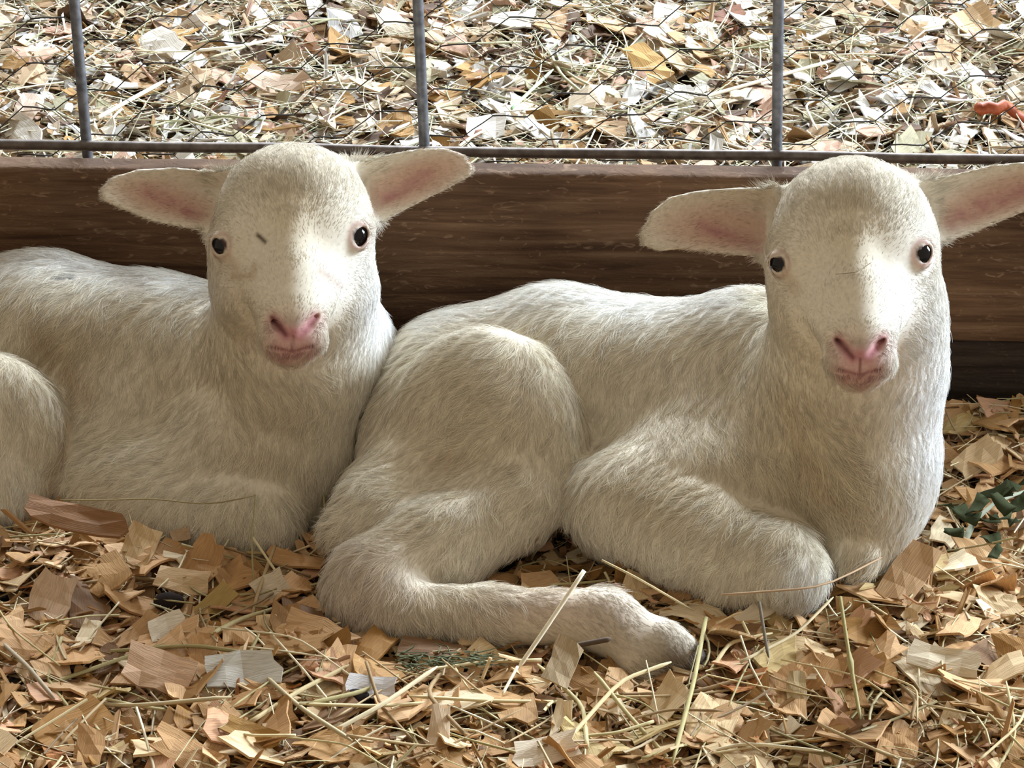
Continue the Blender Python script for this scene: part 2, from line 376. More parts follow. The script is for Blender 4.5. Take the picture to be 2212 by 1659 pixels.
def build_lamb(name, f, eyes, colour, flow, length, bare, furden, label, hooves, other=None):
    f.grid()
    # soft bodies press flat against the board and against each other instead of passing through
    for x0 in range(0, f.n[0], 32):
        x1 = min(x0+32, f.n[0])
        ax = [f.lo[0]+f.vs*np.arange(x0, x1), f.lo[1]+f.vs*np.arange(f.n[1]), f.lo[2]+f.vs*np.arange(f.n[2])]
        g = np.stack(np.meshgrid(*ax, indexing='ij'), -1).reshape(-1, 3); yb = to_world(g)[:, 1]+0.002
        if other is not None: yb = np.maximum(yb, 0.001-other.sample(g))
        f.G[x0:x1] = np.maximum(f.G[x0:x1], np.clip(yb.reshape(x1-x0, f.n[1], f.n[2]), -1, 0.02).astype(np.float32))
    Q, quads = f.polys()
    # gentle unevenness of the fleece
    W = to_world(Q)
    xy = proj(Q)
    cv = colour(xy, Q, W)
    origin = W[:, :].mean(0); origin[2] = max(W[:, 2].min(), -0.01)
    root = empty(name, origin)
    setp(root, label, 'lamb')
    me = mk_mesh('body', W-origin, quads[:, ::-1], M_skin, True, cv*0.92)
    # orientation check
    nn = np.zeros(len(W)*3, np.float32); me.vertices.foreach_get('normal', nn); nn = nn.reshape(-1, 3)
    i = np.round((Q-f.lo)/f.vs).astype(int); eps = 3
    j = np.clip(np.round((Q+(nn@M3.T)*0.004-f.lo)/f.vs).astype(int), 0, f.n-1)
    if f.G[j[:, 0], j[:, 1], j[:, 2]].mean() < 0:
        me.flip_normals(); nn = -nn
    body = link('body', me, root)
    # smooth normals field for hair
    # eyes
    for c, n, r, _ in eyes:
        nw = n@M3
        V, Fq = sphere_arrays(r, 20, 12)
        e = link('eye', mesh_from('eye', V, Fq, M_eye), root)
        e.location = to_world(c[None])[0]-origin
    for pts, rad in hooves:
        V, Fq = tube_arrays([to_world(c3(*p)[None])[0]-origin for p in pts], rad, 10)
        h = link('hoof', mesh_from('hoof', V, Fq, M_hoof), root)
    # ---- fleece
    tri = np.vstack([quads[:, [0, 1, 2]], quads[:, [0, 2, 3]]])
    A = W[tri[:, 0]]; B = W[tri[:, 1]]; C = W[tri[:, 2]]
    ar = 0.5*np.linalg.norm(np.cross(B-A, C-A), axis=1)
    cen = (Q[tri[:, 0]]+Q[tri[:, 1]]+Q[tri[:, 2]])/3; cxy = proj(cen)
    nt_ = nn[tri[:, 0]]
    view = cen/np.linalg.norm(cen, axis=1)[:, None]; facing = -((nt_@M3.T)*view).sum(1)
    den = furden(cxy, cen)*np.clip(0.35+facing*1.2, 0.25, 1.0)
    den *= 1-bare(cxy, cen)
    den[(cxy[:, 0] < -120) | (cxy[:, 0] > IW+160)] *= 0.15
    wz = to_world(cen)[:, 2]; den[wz < -0.004] = 0
    p = ar*den; tot = p.sum(); nh = int(tot)
    cs = np.cumsum(p)/tot; idx = np.searchsorted(cs, (np.arange(nh)+rng.random(nh))/nh); idx = np.clip(idx, 0, len(tri)-1)
    r1 = np.sqrt(rng.random(nh)); r2 = rng.random(nh); t = tri[idx]
    a, b, c = (1-r1)[:, None], (r1*(1-r2))[:, None], (r1*r2)[:, None]
    P = W[t[:, 0]]*a+W[t[:, 1]]*b+W[t[:, 2]]*c
    Nn = nn[t[:, 0]]*a+nn[t[:, 1]]*b+nn[t[:, 2]]*c; Nn /= np.linalg.norm(Nn, axis=1)[:, None]+1e-9
    Qp = to_cam(P); pxy = proj(Qp)
    d2 = flow(pxy)                               # (n,2) image-plane comb direction
    Ln = length(pxy, Qp)*(0.7+0.5*rng.random(nh)); sh = np.clip((Ln-0.003)/0.008, 0, 1)
    ang = (0.25+0.3*sh)*hash_noise(P, 60, 3)+0.40*sh*hash_noise(P, 160, 4)+(0.22-0.10*sh)*rng.standard_normal(nh)
    ca, sa = np.cos(ang), np.sin(ang)
    d2 = np.stack([d2[:, 0]*ca-d2[:, 1]*sa, d2[:, 0]*sa+d2[:, 1]*ca], 1)
    D = d2[:, :1]*Rv-d2[:, 1:]*Uv
    D = D-(D*Nn).sum(1)[:, None]*Nn; D /= np.linalg.norm(D, axis=1)[:, None]+1e-6
    lift = (0.21+0.10*rng.standard_normal(nh))[:, None]
    side = np.cross(Nn, D)
    npt = 5
    K = np.linspace(0, 1, npt)
    cell = 0.0040
    ci = np.floor((P+0.0015*np.stack([hash_noise(P, 250, s_) for s_ in (5, 6, 7)], 1))/cell)
    jit = np.stack([((ci*np.array(v)).sum(1)*0.6180339 % 1.0) for v in ((12.3, 7.1, 3.7), (5.9, 17.7, 9.1), (2.3, 8.9, 21.1))], 1)
    cc = (ci+0.2+0.6*jit)*cell
    off = cc-P; off -= (off*Nn).sum(1)[:, None]*Nn
    crl = (jit[:, 0]-0.5)*1.1
    pts = np.zeros((nh, npt, 3), np.float32)
    for q, u in enumerate(K):
        pts[:, q] = P-0.0004*Nn+(Ln*u)[:, None]*(D*(1-0.12*u)+Nn*lift*(1-0.75*u)+side*(crl*u*0.6*sh)[:, None])+off*(0.85*sh[:, None]*u**1.3)
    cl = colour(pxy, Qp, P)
    cl = cl*(0.88+0.20*sh)[:, None]*(1+0.12*rng.standard_normal(nh))[:, None]*(1+(0.06+0.22*sh)*(jit[:, 1]-0.5))[:, None]  # long hair brightened for light lost among strands, short hair dimmed against glare
    cl = np.clip(cl, 0.01, 0.95)
    hc = bpy.data.hair_curves.new('fleece'); hc.add_curves([npt]*nh)
    hc.attributes['position'].data.foreach_set('vector', (pts-origin).astype(np.float32).ravel())
    ra = hc.attributes.new('radius', 'FLOAT', 'POINT')
    hr = 0.00006+0.00001*sh
    ra.data.foreach_set('value', (hr[:, None]*np.array([1.0, 1.0, 0.9, 0.7, 0.25])[None, :]).astype(np.float32).ravel())
    ca_ = hc.attributes.new('col', 'FLOAT_COLOR', 'CURVE'); c4 = np.ones((nh, 4), np.float32); c4[:, :3] = cl
    ca_.data.foreach_set('color', c4.ravel())
    na = hc.attributes.new('nrm', 'FLOAT_VECTOR', 'CURVE'); na.data.foreach_set('vector', Nn.astype(np.float32).ravel())
    hc.materials.append(M_fur)
    fo = bpy.data.objects.new('fleece', hc); COL.objects.link(fo); fo.parent = root; fo['kind'] = 'stuff'
    print('LAMB', name, len(W), len(quads), 'hairs', nh)
    return root

def sphere_arrays(r, nu, nv):
    V = [(0, 0, r)]; F = []
    for i in range(1, nv):
        th = math.pi*i/nv
        for j in range(nu):
            ph = 2*math.pi*j/nu; V.append((r*math.sin(th)*math.cos(ph), r*math.sin(th)*math.sin(ph), r*math.cos(th)))
    V.append((0, 0, -r))
    for j in range(nu): F.append((0, 1+j, 1+(j+1) % nu))
    for i in range(nv-2):
        for j in range(nu):
            a = 1+i*nu+j; b = 1+i*nu+(j+1) % nu; F.append((a, a+nu, b+nu, b))
    last = len(V)-1; o = 1+(nv-2)*nu
    for j in range(nu): F.append((last, o+(j+1) % nu, o+j))
    return np.array(V), F

def make_flow(guides, sig=90):
    G = np.array([tuple(g)+((sig,) if len(g) == 4 else ()) for g in guides], float); d = G[:, 2:4]/np.linalg.norm(G[:, 2:4], axis=1)[:, None]
    sg = G[:, 4] if G.shape[1] > 4 else np.full(len(G), sig)
    def flow(xy):
        out = np.zeros((len(xy), 2))
        for i in range(len(G)):
            r2 = ((xy-G[i, :2])**2).sum(1); out += (np.exp(-r2/(2*sg[i]**2))+1e-5/(1+r2/1e4))[:, None]*d[i]
        return out/(np.linalg.norm(out, axis=1)[:, None]+1e-9)
    return flow
def head_guides(X, Y, S):
    g = [(0, 0, 0, -1), (-60, -20, -.45, -.9), (70, -25, .45, -.9), (0, -80, 0, -1), (-90, -90, -.55, -.8), (95, -95, .55, -.8),
         (0, -170, 0.05, -1), (-120, -160, -.6, -.7), (120, -160, .6, -.7), (5, 80, .05, -1), (10, 150, 0, -1),
         (-60, 80, -.7, -.4), (70, 80, .7, -.4), (-130, 60, -.9, .35), (135, 60, .9, .4), (-60, 160, -.8, .3), (90, 160, .8, .35),
         (-110, 150, -.6, .8), (140, 150, .6, .8), (-160, -20, -.9, .1), (160, -30, .9, .1), (-20, 260, -.2, 1), (60, 260, .2, 1),
         (-280, -90, -1, .1), (-380, -60, -1, .3), (290, -130, 1, -.1), (380, -150, 1, -.1)]
    return [(X+a*S, Y+b*S, c, d, 38*S if abs(a) < 200 else 70) for a, b, c, d in g]

EARIN = np.array([0.60, 0.37, 0.27]); CREAM = np.array([0.78, 0.71, 0.58]); PINK = np.array([0.52, 0.21, 0.22]); LPINK = np.array([0.80, 0.50, 0.46])
YEL = np.array([0.66, 0.54, 0.34]); STAIN_SHADE = np.array([0.34, 0.24, 0.14]); LIT_WHITE = np.array([0.93, 0.92, 0.90])  # stain tone also paints gap and crease shade; white paints lit fur
def lerp(c, t, w_): w_ = np.clip(w_, 0, 1)[:, None]; return c*(1-w_)+t*w_
def head_colour(c, xy, Q, X, Y, S, lean, front):
    L = np.stack([(xy[:, 0]-X-lean*(xy[:, 1]-Y))/S, (xy[:, 1]-Y)/S], 1)
    D = lambda x, y: np.hypot(L[:, 0]-x, L[:, 1]-y)
    on = front; muz = on*np.clip(((1.530 if X > 1000 else 1.595)-0.012-Q[:, 2])/0.008, 0, 1)
    c = lerp(c, YEL, on*0.38*gm(np.hypot((L[:, 0])/1.0, (L[:, 1]+60)/1.5), 70))
    c = lerp(c, np.array([.66, .40, .39]), muz*0.85*gm((np.hypot((L[:, 0]-18)/1.12, (L[:, 1]-222))/52)**1.6, 1.0))
    c = lerp(c, np.array([.48, .24, .24]), muz*0.40*gm(seg_d(L, [(-22, 246), (18, 262), (58, 244)]), 15))
    c = lerp(c, PINK, muz*0.9*gm(seg_d(L, [(-28, 176), (2, 212), (18, 206), (36, 212), (66, 172)]), 15))
    c = lerp(c, PINK*0.8, muz*0.35*gm(seg_d(L, [(-26, 240), (18, 250), (62, 238)]), 10))
    c = lerp(c, np.array([0.16, 0.05, 0.05]), muz*0.9*gm(seg_d(L, [(-32, 172), (2, 212)]), 6))
    c = lerp(c, np.array([0.30, 0.10, 0.11]), muz*0.8*gm(seg_d(L, [(68, 172), (44, 204)]), 5))
    c = lerp(c, np.array([0.20, 0.06, 0.07]), muz*0.85*gm(seg_d(L, [(18, 214), (18, 246)]), 3))
    c = lerp(c, np.array([0.20, 0.06, 0.07]), muz*0.7*gm(seg_d(L, [(-30, 238), (18, 250), (64, 236)]), 3.5))
    c = lerp(c, np.array([0.33, 0.28, 0.20]), on*0.55*gm(np.hypot((L[:, 0]-14)/1.8, L[:, 1]-180), 13))
    for ex, ey in ((-156, 10), (152, -12)):
        dd = np.hypot((L[:, 0]-ex)*1.35, L[:, 1]-ey)
        c = lerp(c, np.array([0.72, 0.48, 0.44]) if ex > 0 else np.array([0.50, 0.34, 0.27]), on*0.75*gm(dd-27, 7))  # left eye ring darker, its shade put into the colour
        c = lerp(c, np.array([0.06, 0.03, 0.03]), on*np.clip((19-dd)/5, 0, 1))
    c = lerp(c, np.array([0.45, 0.36, 0.26]), on*0.35*gm(seg_d(L, [(-150, 40), (-122, 75)]), 14))
    c = lerp(c, STAIN_SHADE*1.4, on*0.35*gm(seg_d(L, [(-140, 32), (-118, 60)]), 10))
    return c
def head_bare(xy, X, Y, S, lean):
    L = np.stack([(xy[:, 0]-X-lean*(xy[:, 1]-Y))/S, (xy[:, 1]-Y)/S], 1)
    b = np.clip(1.25*gm(np.hypot((L[:, 0]-18)/1.25, (L[:, 1]-216)), 44), 0, 1)
    b = np.maximum(b, 1.0*(seg_d(L, [(-32, 172), (2, 212)]) < 10)); b = np.maximum(b, 1.0*(seg_d(L, [(68, 168), (36, 210)]) < 10))
    for ex, ey in ((-156, 10), (152, -12)):
        b = np.maximum(b, 1.0*(np.hypot((L[:, 0]-ex)*1.3, L[:, 1]-ey) < 31))
    return b

# ---------------------------------------------------------------- right lamb
HR = (1840, 560, 1.530, 1.0, 0.0, 0.84)
f = Field()
f.ell(1000, 860, 1.665, 190, 195, 200)
f.ell(1210, 822, 1.665, 230, 210, 220, 0.02)
f.ell(1430, 862, 1.660, 230, 215, 220, 0.02)
f.ell(1620, 860, 1.645, 200, 235, 215, 0.02)
f.ell(1420, 1000, 1.652, 300, 150, 165, 0.02)
f.ell(1790, 960, 1.610, 215, 245, 200, 0.02)
f.ell(1850, 1010, 1.580, 165, 215, 160, 0.02)
f.chain([(1800, 960, 1.595, 200), (1850, 780, 1.572, 178), (1850, 620, 1.560, 170)], 0.018)
f.ell(930, 980, 1.640, 165, 215, 170, 0.02)
f.ell(1052, 930, 1.612, 205, 220, 122, 0.004)          # thigh
f.ell(1108, 1010, 1.602, 143, 160, 100, 0.020)
f.ell(930, 1090, 1.605, 205, 140, 100, 0.016)
f.chain([(1110, 1090, 1.585, 95), (950, 1180, 1.565, 95), (810, 1250, 1.545, 92)], 0.014)
f.ell(800, 1290, 1.540, 104, 98, 90, 0.010)            # hock
f.chain([(840, 1320, 1.530, 68), (1050, 1332, 1.518, 60), (1270, 1335, 1.508, 60)], 0.010)
f.ell(1310, 1338, 1.505, 68, 62, 60, 0.010)            # fetlock
f.chain([(1330, 1350, 1.503, 55), (1430, 1395, 1.500, 48), (1470, 1410, 1.500, 40)], 0.010)
f.chain([(1340, 1370, 1.500, 42), (1370, 1430, 1.496, 38)], 0.010)
f.chain([(870, 1060, 1.600, 52), (800, 1100, 1.582, 50), (745, 1145, 1.572, 46)], 0.018)   # tail
f.ell(1400, 1090, 1.592, 160, 130, 100, 0.014)         # upper arm
f.ell(1570, 1060, 1.603, 220, 140, 110, 0.022)
f.ell(1560, 1010, 1.612, 210, 150, 120, 0.030)
f.ell(1560, 1085, 1.580, 170, 105, 85, 0.024)
f.chain([(1345, 1100, 1.580, 108), (1500, 1165, 1.562, 98), (1680, 1215, 1.545, 78), (1706, 1236, 1.540, 68)], 0.014)
f.chain([(1715, 1250, 1.540, 55), (1560, 1275, 1.552, 42)], 0.010)
f.chain([(1850, 1150, 1.575, 90), (1850, 1205, 1.560, 45)], 0.014)
f.ear([(1680, 405), (1600, 405), (1510, 412), (1450, 425), (1410, 455), (1385, 505), (1390, 530), (1425, 542), (1470, 538), (1560, 548), (1640, 556), (1710, 540), (1720, 450)],
      1.535, 0.012, 0.016, (1680, 480, 1400, 510), 0.0028)
f.ear([(1960, 395), (2060, 377), (2140, 357), (2212, 350), (2290, 362), (2330, 395), (2290, 430), (2200, 462), (2100, 503), (2030, 525), (1965, 500)],
      1.540, 0.014, 0.016, (1990, 450, 2320, 395), 0.0028)
eyesR = add_head(f, *HR)
# crease between thigh and belly, elbow fold
FR = f
flowR = make_flow(head_guides(1840, 560, 1.0) + [
    (1000, 680, -.9, -.1), (1200, 620, -.9, .1), (1450, 660, -.9, .2), (1600, 640, -.8, .4), (1300, 700, -.9, .3),
    (1300, 800, -.3, 1), (1450, 800, -.35, 1), (1600, 800, -.3, 1), (1350, 930, -.1, 1), (1500, 950, -.1, 1), (1640, 950, .1, 1),
    (930, 780, -.7, .4), (1050, 760, -.9, -.1), (1150, 760, .2, .6), (1220, 850, .1, 1), (1230, 1000, -.05, 1), (1190, 1100, -.2, 1),
    (1050, 850, -.8, .5), (950, 880, -.7, .7), (1080, 950, -.5, .9), (950, 990, -.8, .6), (860, 930, -.5, .9), (1080, 1060, -.4, .9),
    (1000, 1130, -.6, .8), (850, 1160, -.9, .4), (750, 1230, -.7, .6), (720, 1320, -.4, .9), (800, 1360, .0, 1), (850, 1290, -.1, 1),
    (800, 1090, -.6, .3), (740, 1120, -.5, 1), (950, 1330, .5, .6), (1150, 1340, .9, .35), (1300, 1330, .8, .5), (1420, 1400, .8, .6),
    (1320, 1030, -.7, .7), (1280, 1110, -.4, 1), (1400, 1060, -.7, .6), (1500, 1100, -.7, .6), (1420, 1180, -.5, .9), (1560, 1190, -.5, .8),
    (1650, 1150, -.6, .5), (1700, 1240, -.1, 1), (1690, 830, .3, 1), (1720, 950, .45, .9), (1780, 1060, .45, .9), (1850, 1000, .3, 1),
    (1950, 900, .1, 1), (2000, 1000, .1, 1), (1900, 1130, .1, 1), (1840, 1200, .05, 1), (1950, 1150, .1, 1)], 60)
def colR(xy, Q, W):
    n = len(xy); c = np.tile(CREAM, (n, 1)); D = lambda x, y, sx=1, sy=1: np.hypot((xy[:, 0]-x)/sx, (xy[:, 1]-y)/sy)
    front = (Q[:, 2] < 1.60).astype(float)
    t = hash_noise(W, 25, 11); c = lerp(c, YEL, 0.30*np.clip(t, 0, 1)+0.04)
    c = lerp(c, LIT_WHITE, 0.9*gm(D(2010, 880, 1, 3.5), 95)); c = lerp(c, LIT_WHITE, 0.55*gm(seg_d(xy, [(950, 690), (1200, 625), (1420, 665), (1600, 640)]), 45)); c = lerp(c, LIT_WHITE, 0.8*gm(D(1720, 1250), 60))  # light put into the colour: neck edge, back line and knee whitened
    c = lerp(c, YEL*0.9, 0.35*gm(D(1050, 900, 1.3, 1.3), 140)); c = lerp(c, STAIN_SHADE*1.5, 0.35*gm(D(970, 985, 1.5, .7), 45))
    c = lerp(c, np.array([.56, .44, .37]), 0.50*gm(D(780, 1270, 1, 1.1), 110)); c = lerp(c, np.array([.56, .42, .34]), 0.65*gm(D(1200, 1320, 2.5, .6), 90))
    c = lerp(c, YEL*0.80, 0.6*gm(D(1740, 1000, 1, 1.6), 100)); c = lerp(c, STAIN_SHADE*1.6, .25*gm(seg_d(xy, [(1690, 850), (1740, 980), (1800, 1080)]), 14)); c = lerp(c, YEL*0.9, 0.35*gm(D(1500, 1080, 1.8, 1), 110))
    c = lerp(c, np.array([.42, .34, .27]), 0.6*gm(D(1370, 1390, 1.3, 1), 75)); c = lerp(c, np.array([.20, .15, .11]), 0.85*gm(D(1460, 1425, 1, 1), 50)); c = lerp(c, np.array([.22, .22, .24]), 0.8*gm(D(1845, 1252, 1.6, .6), 30))
    c = lerp(c, STAIN_SHADE*1.3, 0.6*gm(seg_d(xy, [(1000, 1210), (1180, 1180), (1330, 1210)]), 40)*(Q[:, 2] > 1.57))  # shade painted into the gap between hind leg and belly
    ef = ((xy[:, 1] > 380) & (xy[:, 1] < 560)).astype(float)
    c = lerp(c, EARIN, 0.85*gm((D(1560, 492, 2.6, 1.0)/52)**2, 1.0)*ef*(xy[:, 0] < 1655)); c = lerp(c, PINK*.8, 0.85*gm(seg_d(xy, [(1520, 488), (1600, 522), (1640, 536)]), 17)*(0.62+0.38*hash_noise(W, 220, 61))*(xy[:, 0] < 1650))
    c = lerp(c, EARIN, 0.85*gm((np.hypot((xy[:, 0]-2160+(xy[:, 1]-430)*.8)/2.6, (xy[:, 1]-425+(xy[:, 0]-2160)*.22)/.95)/52)**2, 1.0)*(xy[:, 0] > 2030)); c = lerp(c, PINK*.85, 0.85*gm(seg_d(xy, [(2055, 480), (2120, 445), (2220, 415)]), 20)*(0.62+0.38*hash_noise(W, 220, 61))*(xy[:, 0] > 2040))
    return head_colour(c, xy, Q, HR[0], HR[1], HR[3], HR[4], front)
def lenR(xy, Q):
    D = lambda x, y, sx=1, sy=1: np.hypot((xy[:, 0]-x)/sx, (xy[:, 1]-y)/sy)
    L = np.full(len(xy), 0.0135)
    L = np.maximum(L, 0.020*gm(D(1800, 1050, 1.2, 1.2), 190)); L = L-(0.0100)*np.clip(1.4*gm(D(1840, 560, 1, 1.25), 210), 0, 1)*(Q[:, 2] < 1.585)
    L = L+0.0035*gm(D(1842, 430, 1.2, 1), 90)*(Q[:, 2] < 1.585)
    L = np.where(((xy[:, 0] < 1640) | (xy[:, 0] > 2040)) & (xy[:, 1] < 560) & (xy[:, 1] > 330), 0.0042, L)
    return np.where(D(1300, 1350, 3, 1) < 80, 0.006, L)
def bareR(xy, Q): return head_bare(xy, HR[0], HR[1], HR[3], HR[4])*(Q[:, 2] < 1.54)
def denR(xy, Q):
    d = np.full(len(xy), 1.3e6)
    d = np.where((np.hypot(xy[:, 0]-1840, (xy[:, 1]-560)/1.2) < 220), 3.4e6, d)
    d = np.where(((xy[:, 0] < 1640) | (xy[:, 0] > 2040)) & (xy[:, 1] < 560) & (xy[:, 1] > 330), 2.6e6, d)
    return d
lambR = build_lamb('lamb', FR, eyesR, colR, flowR, lenR, bareR, denR,
    'white lamb lying at the right, whole body in view, rump overlapping the other lamb',
    [([(1468, 1408, 1.500), (1495, 1420, 1.499), (1515, 1436, 1.498)], [0.0085, 0.0085, 0.005])])

# ---------------------------------------------------------------- left lamb
HL = (628, 521, 1.595, 0.955, -0.06)
f = Field()
f.ell(-150, 800, 1.700, 230, 245, 200)
f.ell(90, 785, 1.695, 260, 245, 215, 0.02)
f.ell(330, 830, 1.690, 240, 245, 215, 0.02)
f.ell(300, 960, 1.675, 330, 170, 190, 0.02)
f.ell(520, 860, 1.680, 200, 235, 200, 0.02)
f.ell(620, 960, 1.665, 190, 215, 190, 0.02)
f.chain([(620, 930, 1.660, 190), (640, 760, 1.640, 170), (640, 620, 1.625, 160)], 0.018)
f.ell(745, 800, 1.665, 115, 150, 130, 0.02)
f.ell(-40, 960, 1.630, 190, 200, 120, 0.006)            # thigh
f.chain([(-20, 1060, 1.620, 100), (-160, 1120, 1.60, 85)], 0.012)
f.ell(470, 1020, 1.635, 160, 150, 115, 0.016)
f.ell(600, 1040, 1.640, 110, 140, 110, 0.016)          # upper arm
f.ell(300, 1050, 1.632, 190, 105, 110, 0.014)
f.chain([(330, 1125, 1.622, 82), (480, 1136, 1.614, 80), (572, 1140, 1.608, 76)], 0.014)
f.ear([(500, 370), (455, 370), (380, 362), (300, 366), (245, 382), (218, 408), (222, 432), (262, 450), (330, 478), (400, 492), (470, 505), (530, 500), (540, 430)],
      1.600, 0.012, 0.016, (480, 440, 225, 415), 0.0028)
f.ear([(740, 360), (790, 345), (830, 335), (900, 322), (960, 320), (1000, 333), (1022, 362), (1015, 380), (960, 410), (890, 445), (820, 482), (760, 470)],
      1.605, 0.012, 0.016, (780, 420, 1015, 360), 0.0028)
eyesL = add_head(f, *HL)
FL = f
flowL = make_flow(head_guides(628, 521, .955) + [
    (50, 560, -.9, .2), (250, 580, -.9, .2), (400, 620, -.8, .4), (50, 680, -.5, .8), (200, 700, -.4, .9), (350, 720, -.3, 1),
    (30, 850, .1, 1), (60, 1000, -.1, 1), (250, 850, -.4, .9), (400, 850, -.1, 1), (330, 960, -.8, .5), (220, 1000, -.8, .5),
    (450, 950, -.6, .7), (500, 880, .0, 1), (560, 950, -.1, 1), (250, 1080, -.6, .7), (420, 1050, -.7, .6), (400, 1150, -.2, 1),
    (560, 1150, -.1, 1), (620, 1080, .1, 1), (560, 820, .2, 1), (650, 880, .1, 1), (720, 800, .2, 1), (780, 860, .0, 1), (720, 980, .1, 1), (640, 1000, 0, 1)], 60)
def colL(xy, Q, W):
    n = len(xy); c = np.tile(CREAM, (n, 1)); D = lambda x, y, sx=1, sy=1: np.hypot((xy[:, 0]-x)/sx, (xy[:, 1]-y)/sy)
    front = (Q[:, 2] < 1.635).astype(float)
    t = hash_noise(W, 25, 12); c = lerp(c, YEL, 0.30*np.clip(t, 0, 1)+0.03)
    c = lerp(c, YEL*.75, 0.75*gm(D(130, 740, 2.0, 1), 60)); c = lerp(c, STAIN_SHADE*1.2, 0.8*gm(seg_d(xy, [(90, 700), (120, 760), (200, 830), (190, 850)]), 24)*(0.6+0.4*t))
    c = lerp(c, YEL*.75, 0.45*gm(D(500, 740, .8, 1.8), 70)); c = lerp(c, YEL*.85, 0.35*gm(D(600, 930, 1.2, 1.3), 90))
    c = lerp(c, STAIN_SHADE*.9, 0.6*gm(seg_d(xy, [(300, 600), (330, 612)]), 17)); c = lerp(c, np.array([.35, .33, .30]), 0.45*gm(seg_d(xy, [(60, 570), (130, 560), (200, 585), (310, 578)]), 13))
    c = lerp(c, np.array([.03, .02, .02]), 1.0*(D(155, 598, 1.5, 1) < 7))
    c = lerp(c, STAIN_SHADE*1.2, 0.6*gm(seg_d(xy, [(150, 790), (155, 880), (140, 980), (110, 1080)]), 16))  # shade of the thigh crease painted into the fur colour
    c = lerp(c, LIT_WHITE, 0.85*gm(D(820, 660, 1, 2), 80)); c = lerp(c, LIT_WHITE, 0.5*gm(seg_d(xy, [(0, 575), (150, 560), (300, 590), (450, 625)]), 45))  # lit cheek and back line painted whiter than the fleece itself
    ef = (xy[:, 1] > 330)
    c = lerp(c, EARIN, 0.85*gm((np.hypot((xy[:, 0]-360)/2.6, (xy[:, 1]-432-(xy[:, 0]-360)*.22)/.9)/44)**2, 1.0)*(xy[:, 0] < 470)); c = lerp(c, PINK*.8, 0.8*gm(seg_d(xy, [(320, 415), (380, 445), (430, 468)]), 15)*(0.62+0.38*hash_noise(W, 220, 61))*(xy[:, 0] < 460))
    c = lerp(c, EARIN, 0.85*gm((np.hypot((xy[:, 0]-890)/2.6, (xy[:, 1]-392+(xy[:, 0]-890)*.35)/1.0)/48)**2, 1.0)*(xy[:, 0] > 800)); c = lerp(c, PINK*.8, 0.85*gm(seg_d(xy, [(835, 430), (880, 402), (925, 375)]), 15)*(0.62+0.38*hash_noise(W, 220, 61))*(xy[:, 0] > 810))
    c = head_colour(c, xy, Q, HL[0], HL[1], HL[3], HL[4], front)
    c = lerp(c, STAIN_SHADE*.25, front*1.0*gm(seg_d(xy, [(557, 508), (572, 522)]), 5))
    c = lerp(c, STAIN_SHADE*1.3, front*0.5*gm(seg_d(xy, [(505, 598), (545, 596), (550, 575)]), 9))
    c = lerp(c, np.array([.45, .33, .30]), front*0.55*gm(seg_d(xy, [(692, 585), (715, 600), (735, 620)]), 9))
    return c
def lenL(xy, Q):
    D = lambda x, y, sx=1, sy=1: np.hypot((xy[:, 0]-x)/sx, (xy[:, 1]-y)/sy)
    L = np.full(len(xy), 0.0135)
    L = np.maximum(L, 0.020*gm(D(640, 940, 1.1, 1.2), 190)); L = L-0.0100*np.clip(1.4*gm(D(630, 520, 1, 1.25), 200), 0, 1)*(Q[:, 2] < 1.64)
    L = L+0.0035*gm(D(632, 400, 1.2, 1), 86)*(Q[:, 2] < 1.64)
    return np.where(((xy[:, 0] < 450) | (xy[:, 0] > 815)) & (xy[:, 1] < 500) & (xy[:, 1] > 300), 0.0042, L)
def bareL(xy, Q): return head_bare(xy, HL[0], HL[1], HL[3], HL[4])*(Q[:, 2] < 1.61)
def denL(xy, Q):
    d = np.full(len(xy), 1.3e6)
    d = np.where((np.hypot(xy[:, 0]-630, (xy[:, 1]-520)/1.2) < 210), 3.4e6, d)
    return np.where(((xy[:, 0] < 450) | (xy[:, 0] > 815)) & (xy[:, 1] < 500) & (xy[:, 1] > 300), 2.6e6, d)
lambL = build_lamb('lamb', FL, eyesL, colL, flowL, lenL, bareL, denL,
    'white lamb at the left with grey specks on its back, rear end out of frame', [], FR)

# ================================================================= GROUND
def hgt(x, y):
    P = np.stack([x, y, np.zeros_like(x)], 1)
    h = 0.004*hash_noise(P, 12, 21)+0.0025*hash_noise(P, 35, 22)-0.004
    h = h+0.012*np.exp(-((x+0.23)/0.06)**2-((y+0.195)/0.03)**2)
    h = h+0.010*np.exp(-((x-0.30)/0.06)**2-((y+0.02)/0.07)**2)
    h = h-0.012*np.exp(-((y-0.01)/0.03)**2)*0
    return h
def inside_lambs(P):
    Q = to_cam(P); return np.minimum(FR.sample(Q), FL.sample(Q))
nx, ny = 150, 180
gx = np.linspace(-0.75, 0.75, nx); gy = np.linspace(-0.62, 1.25, ny)
XX, YY = np.meshgrid(gx, gy); V = np.stack([XX.ravel(), YY.ravel(), hgt(XX.ravel(), YY.ravel())-0.004], 1)
ii = (np.arange(ny-1)[:, None]*nx+np.arange(nx-1)[None]).ravel()
Fg = np.stack([ii, ii+1, ii+nx+1, ii+nx], 1)
m, N, L, b = nt('bedding_dust')
tc = N.new('ShaderNodeTexCoord'); no = N.new('ShaderNodeTexNoise'); no.inputs['Scale'].default_value = 220; no.inputs['Detail'].default_value = 5
L.new(tc.outputs['Object'], no.inputs[0]); cr = N.new('ShaderNodeValToRGB')
cr.color_ramp.elements[0].color = (0.02, 0.012, 0.007, 1); cr.color_ramp.elements[1].color = (0.16, 0.10, 0.05, 1)  # dust colour darkened to paint shade into gaps between shavings
cr.color_ramp.elements[0].position = 0.35; cr.color_ramp.elements[1].position = 0.7
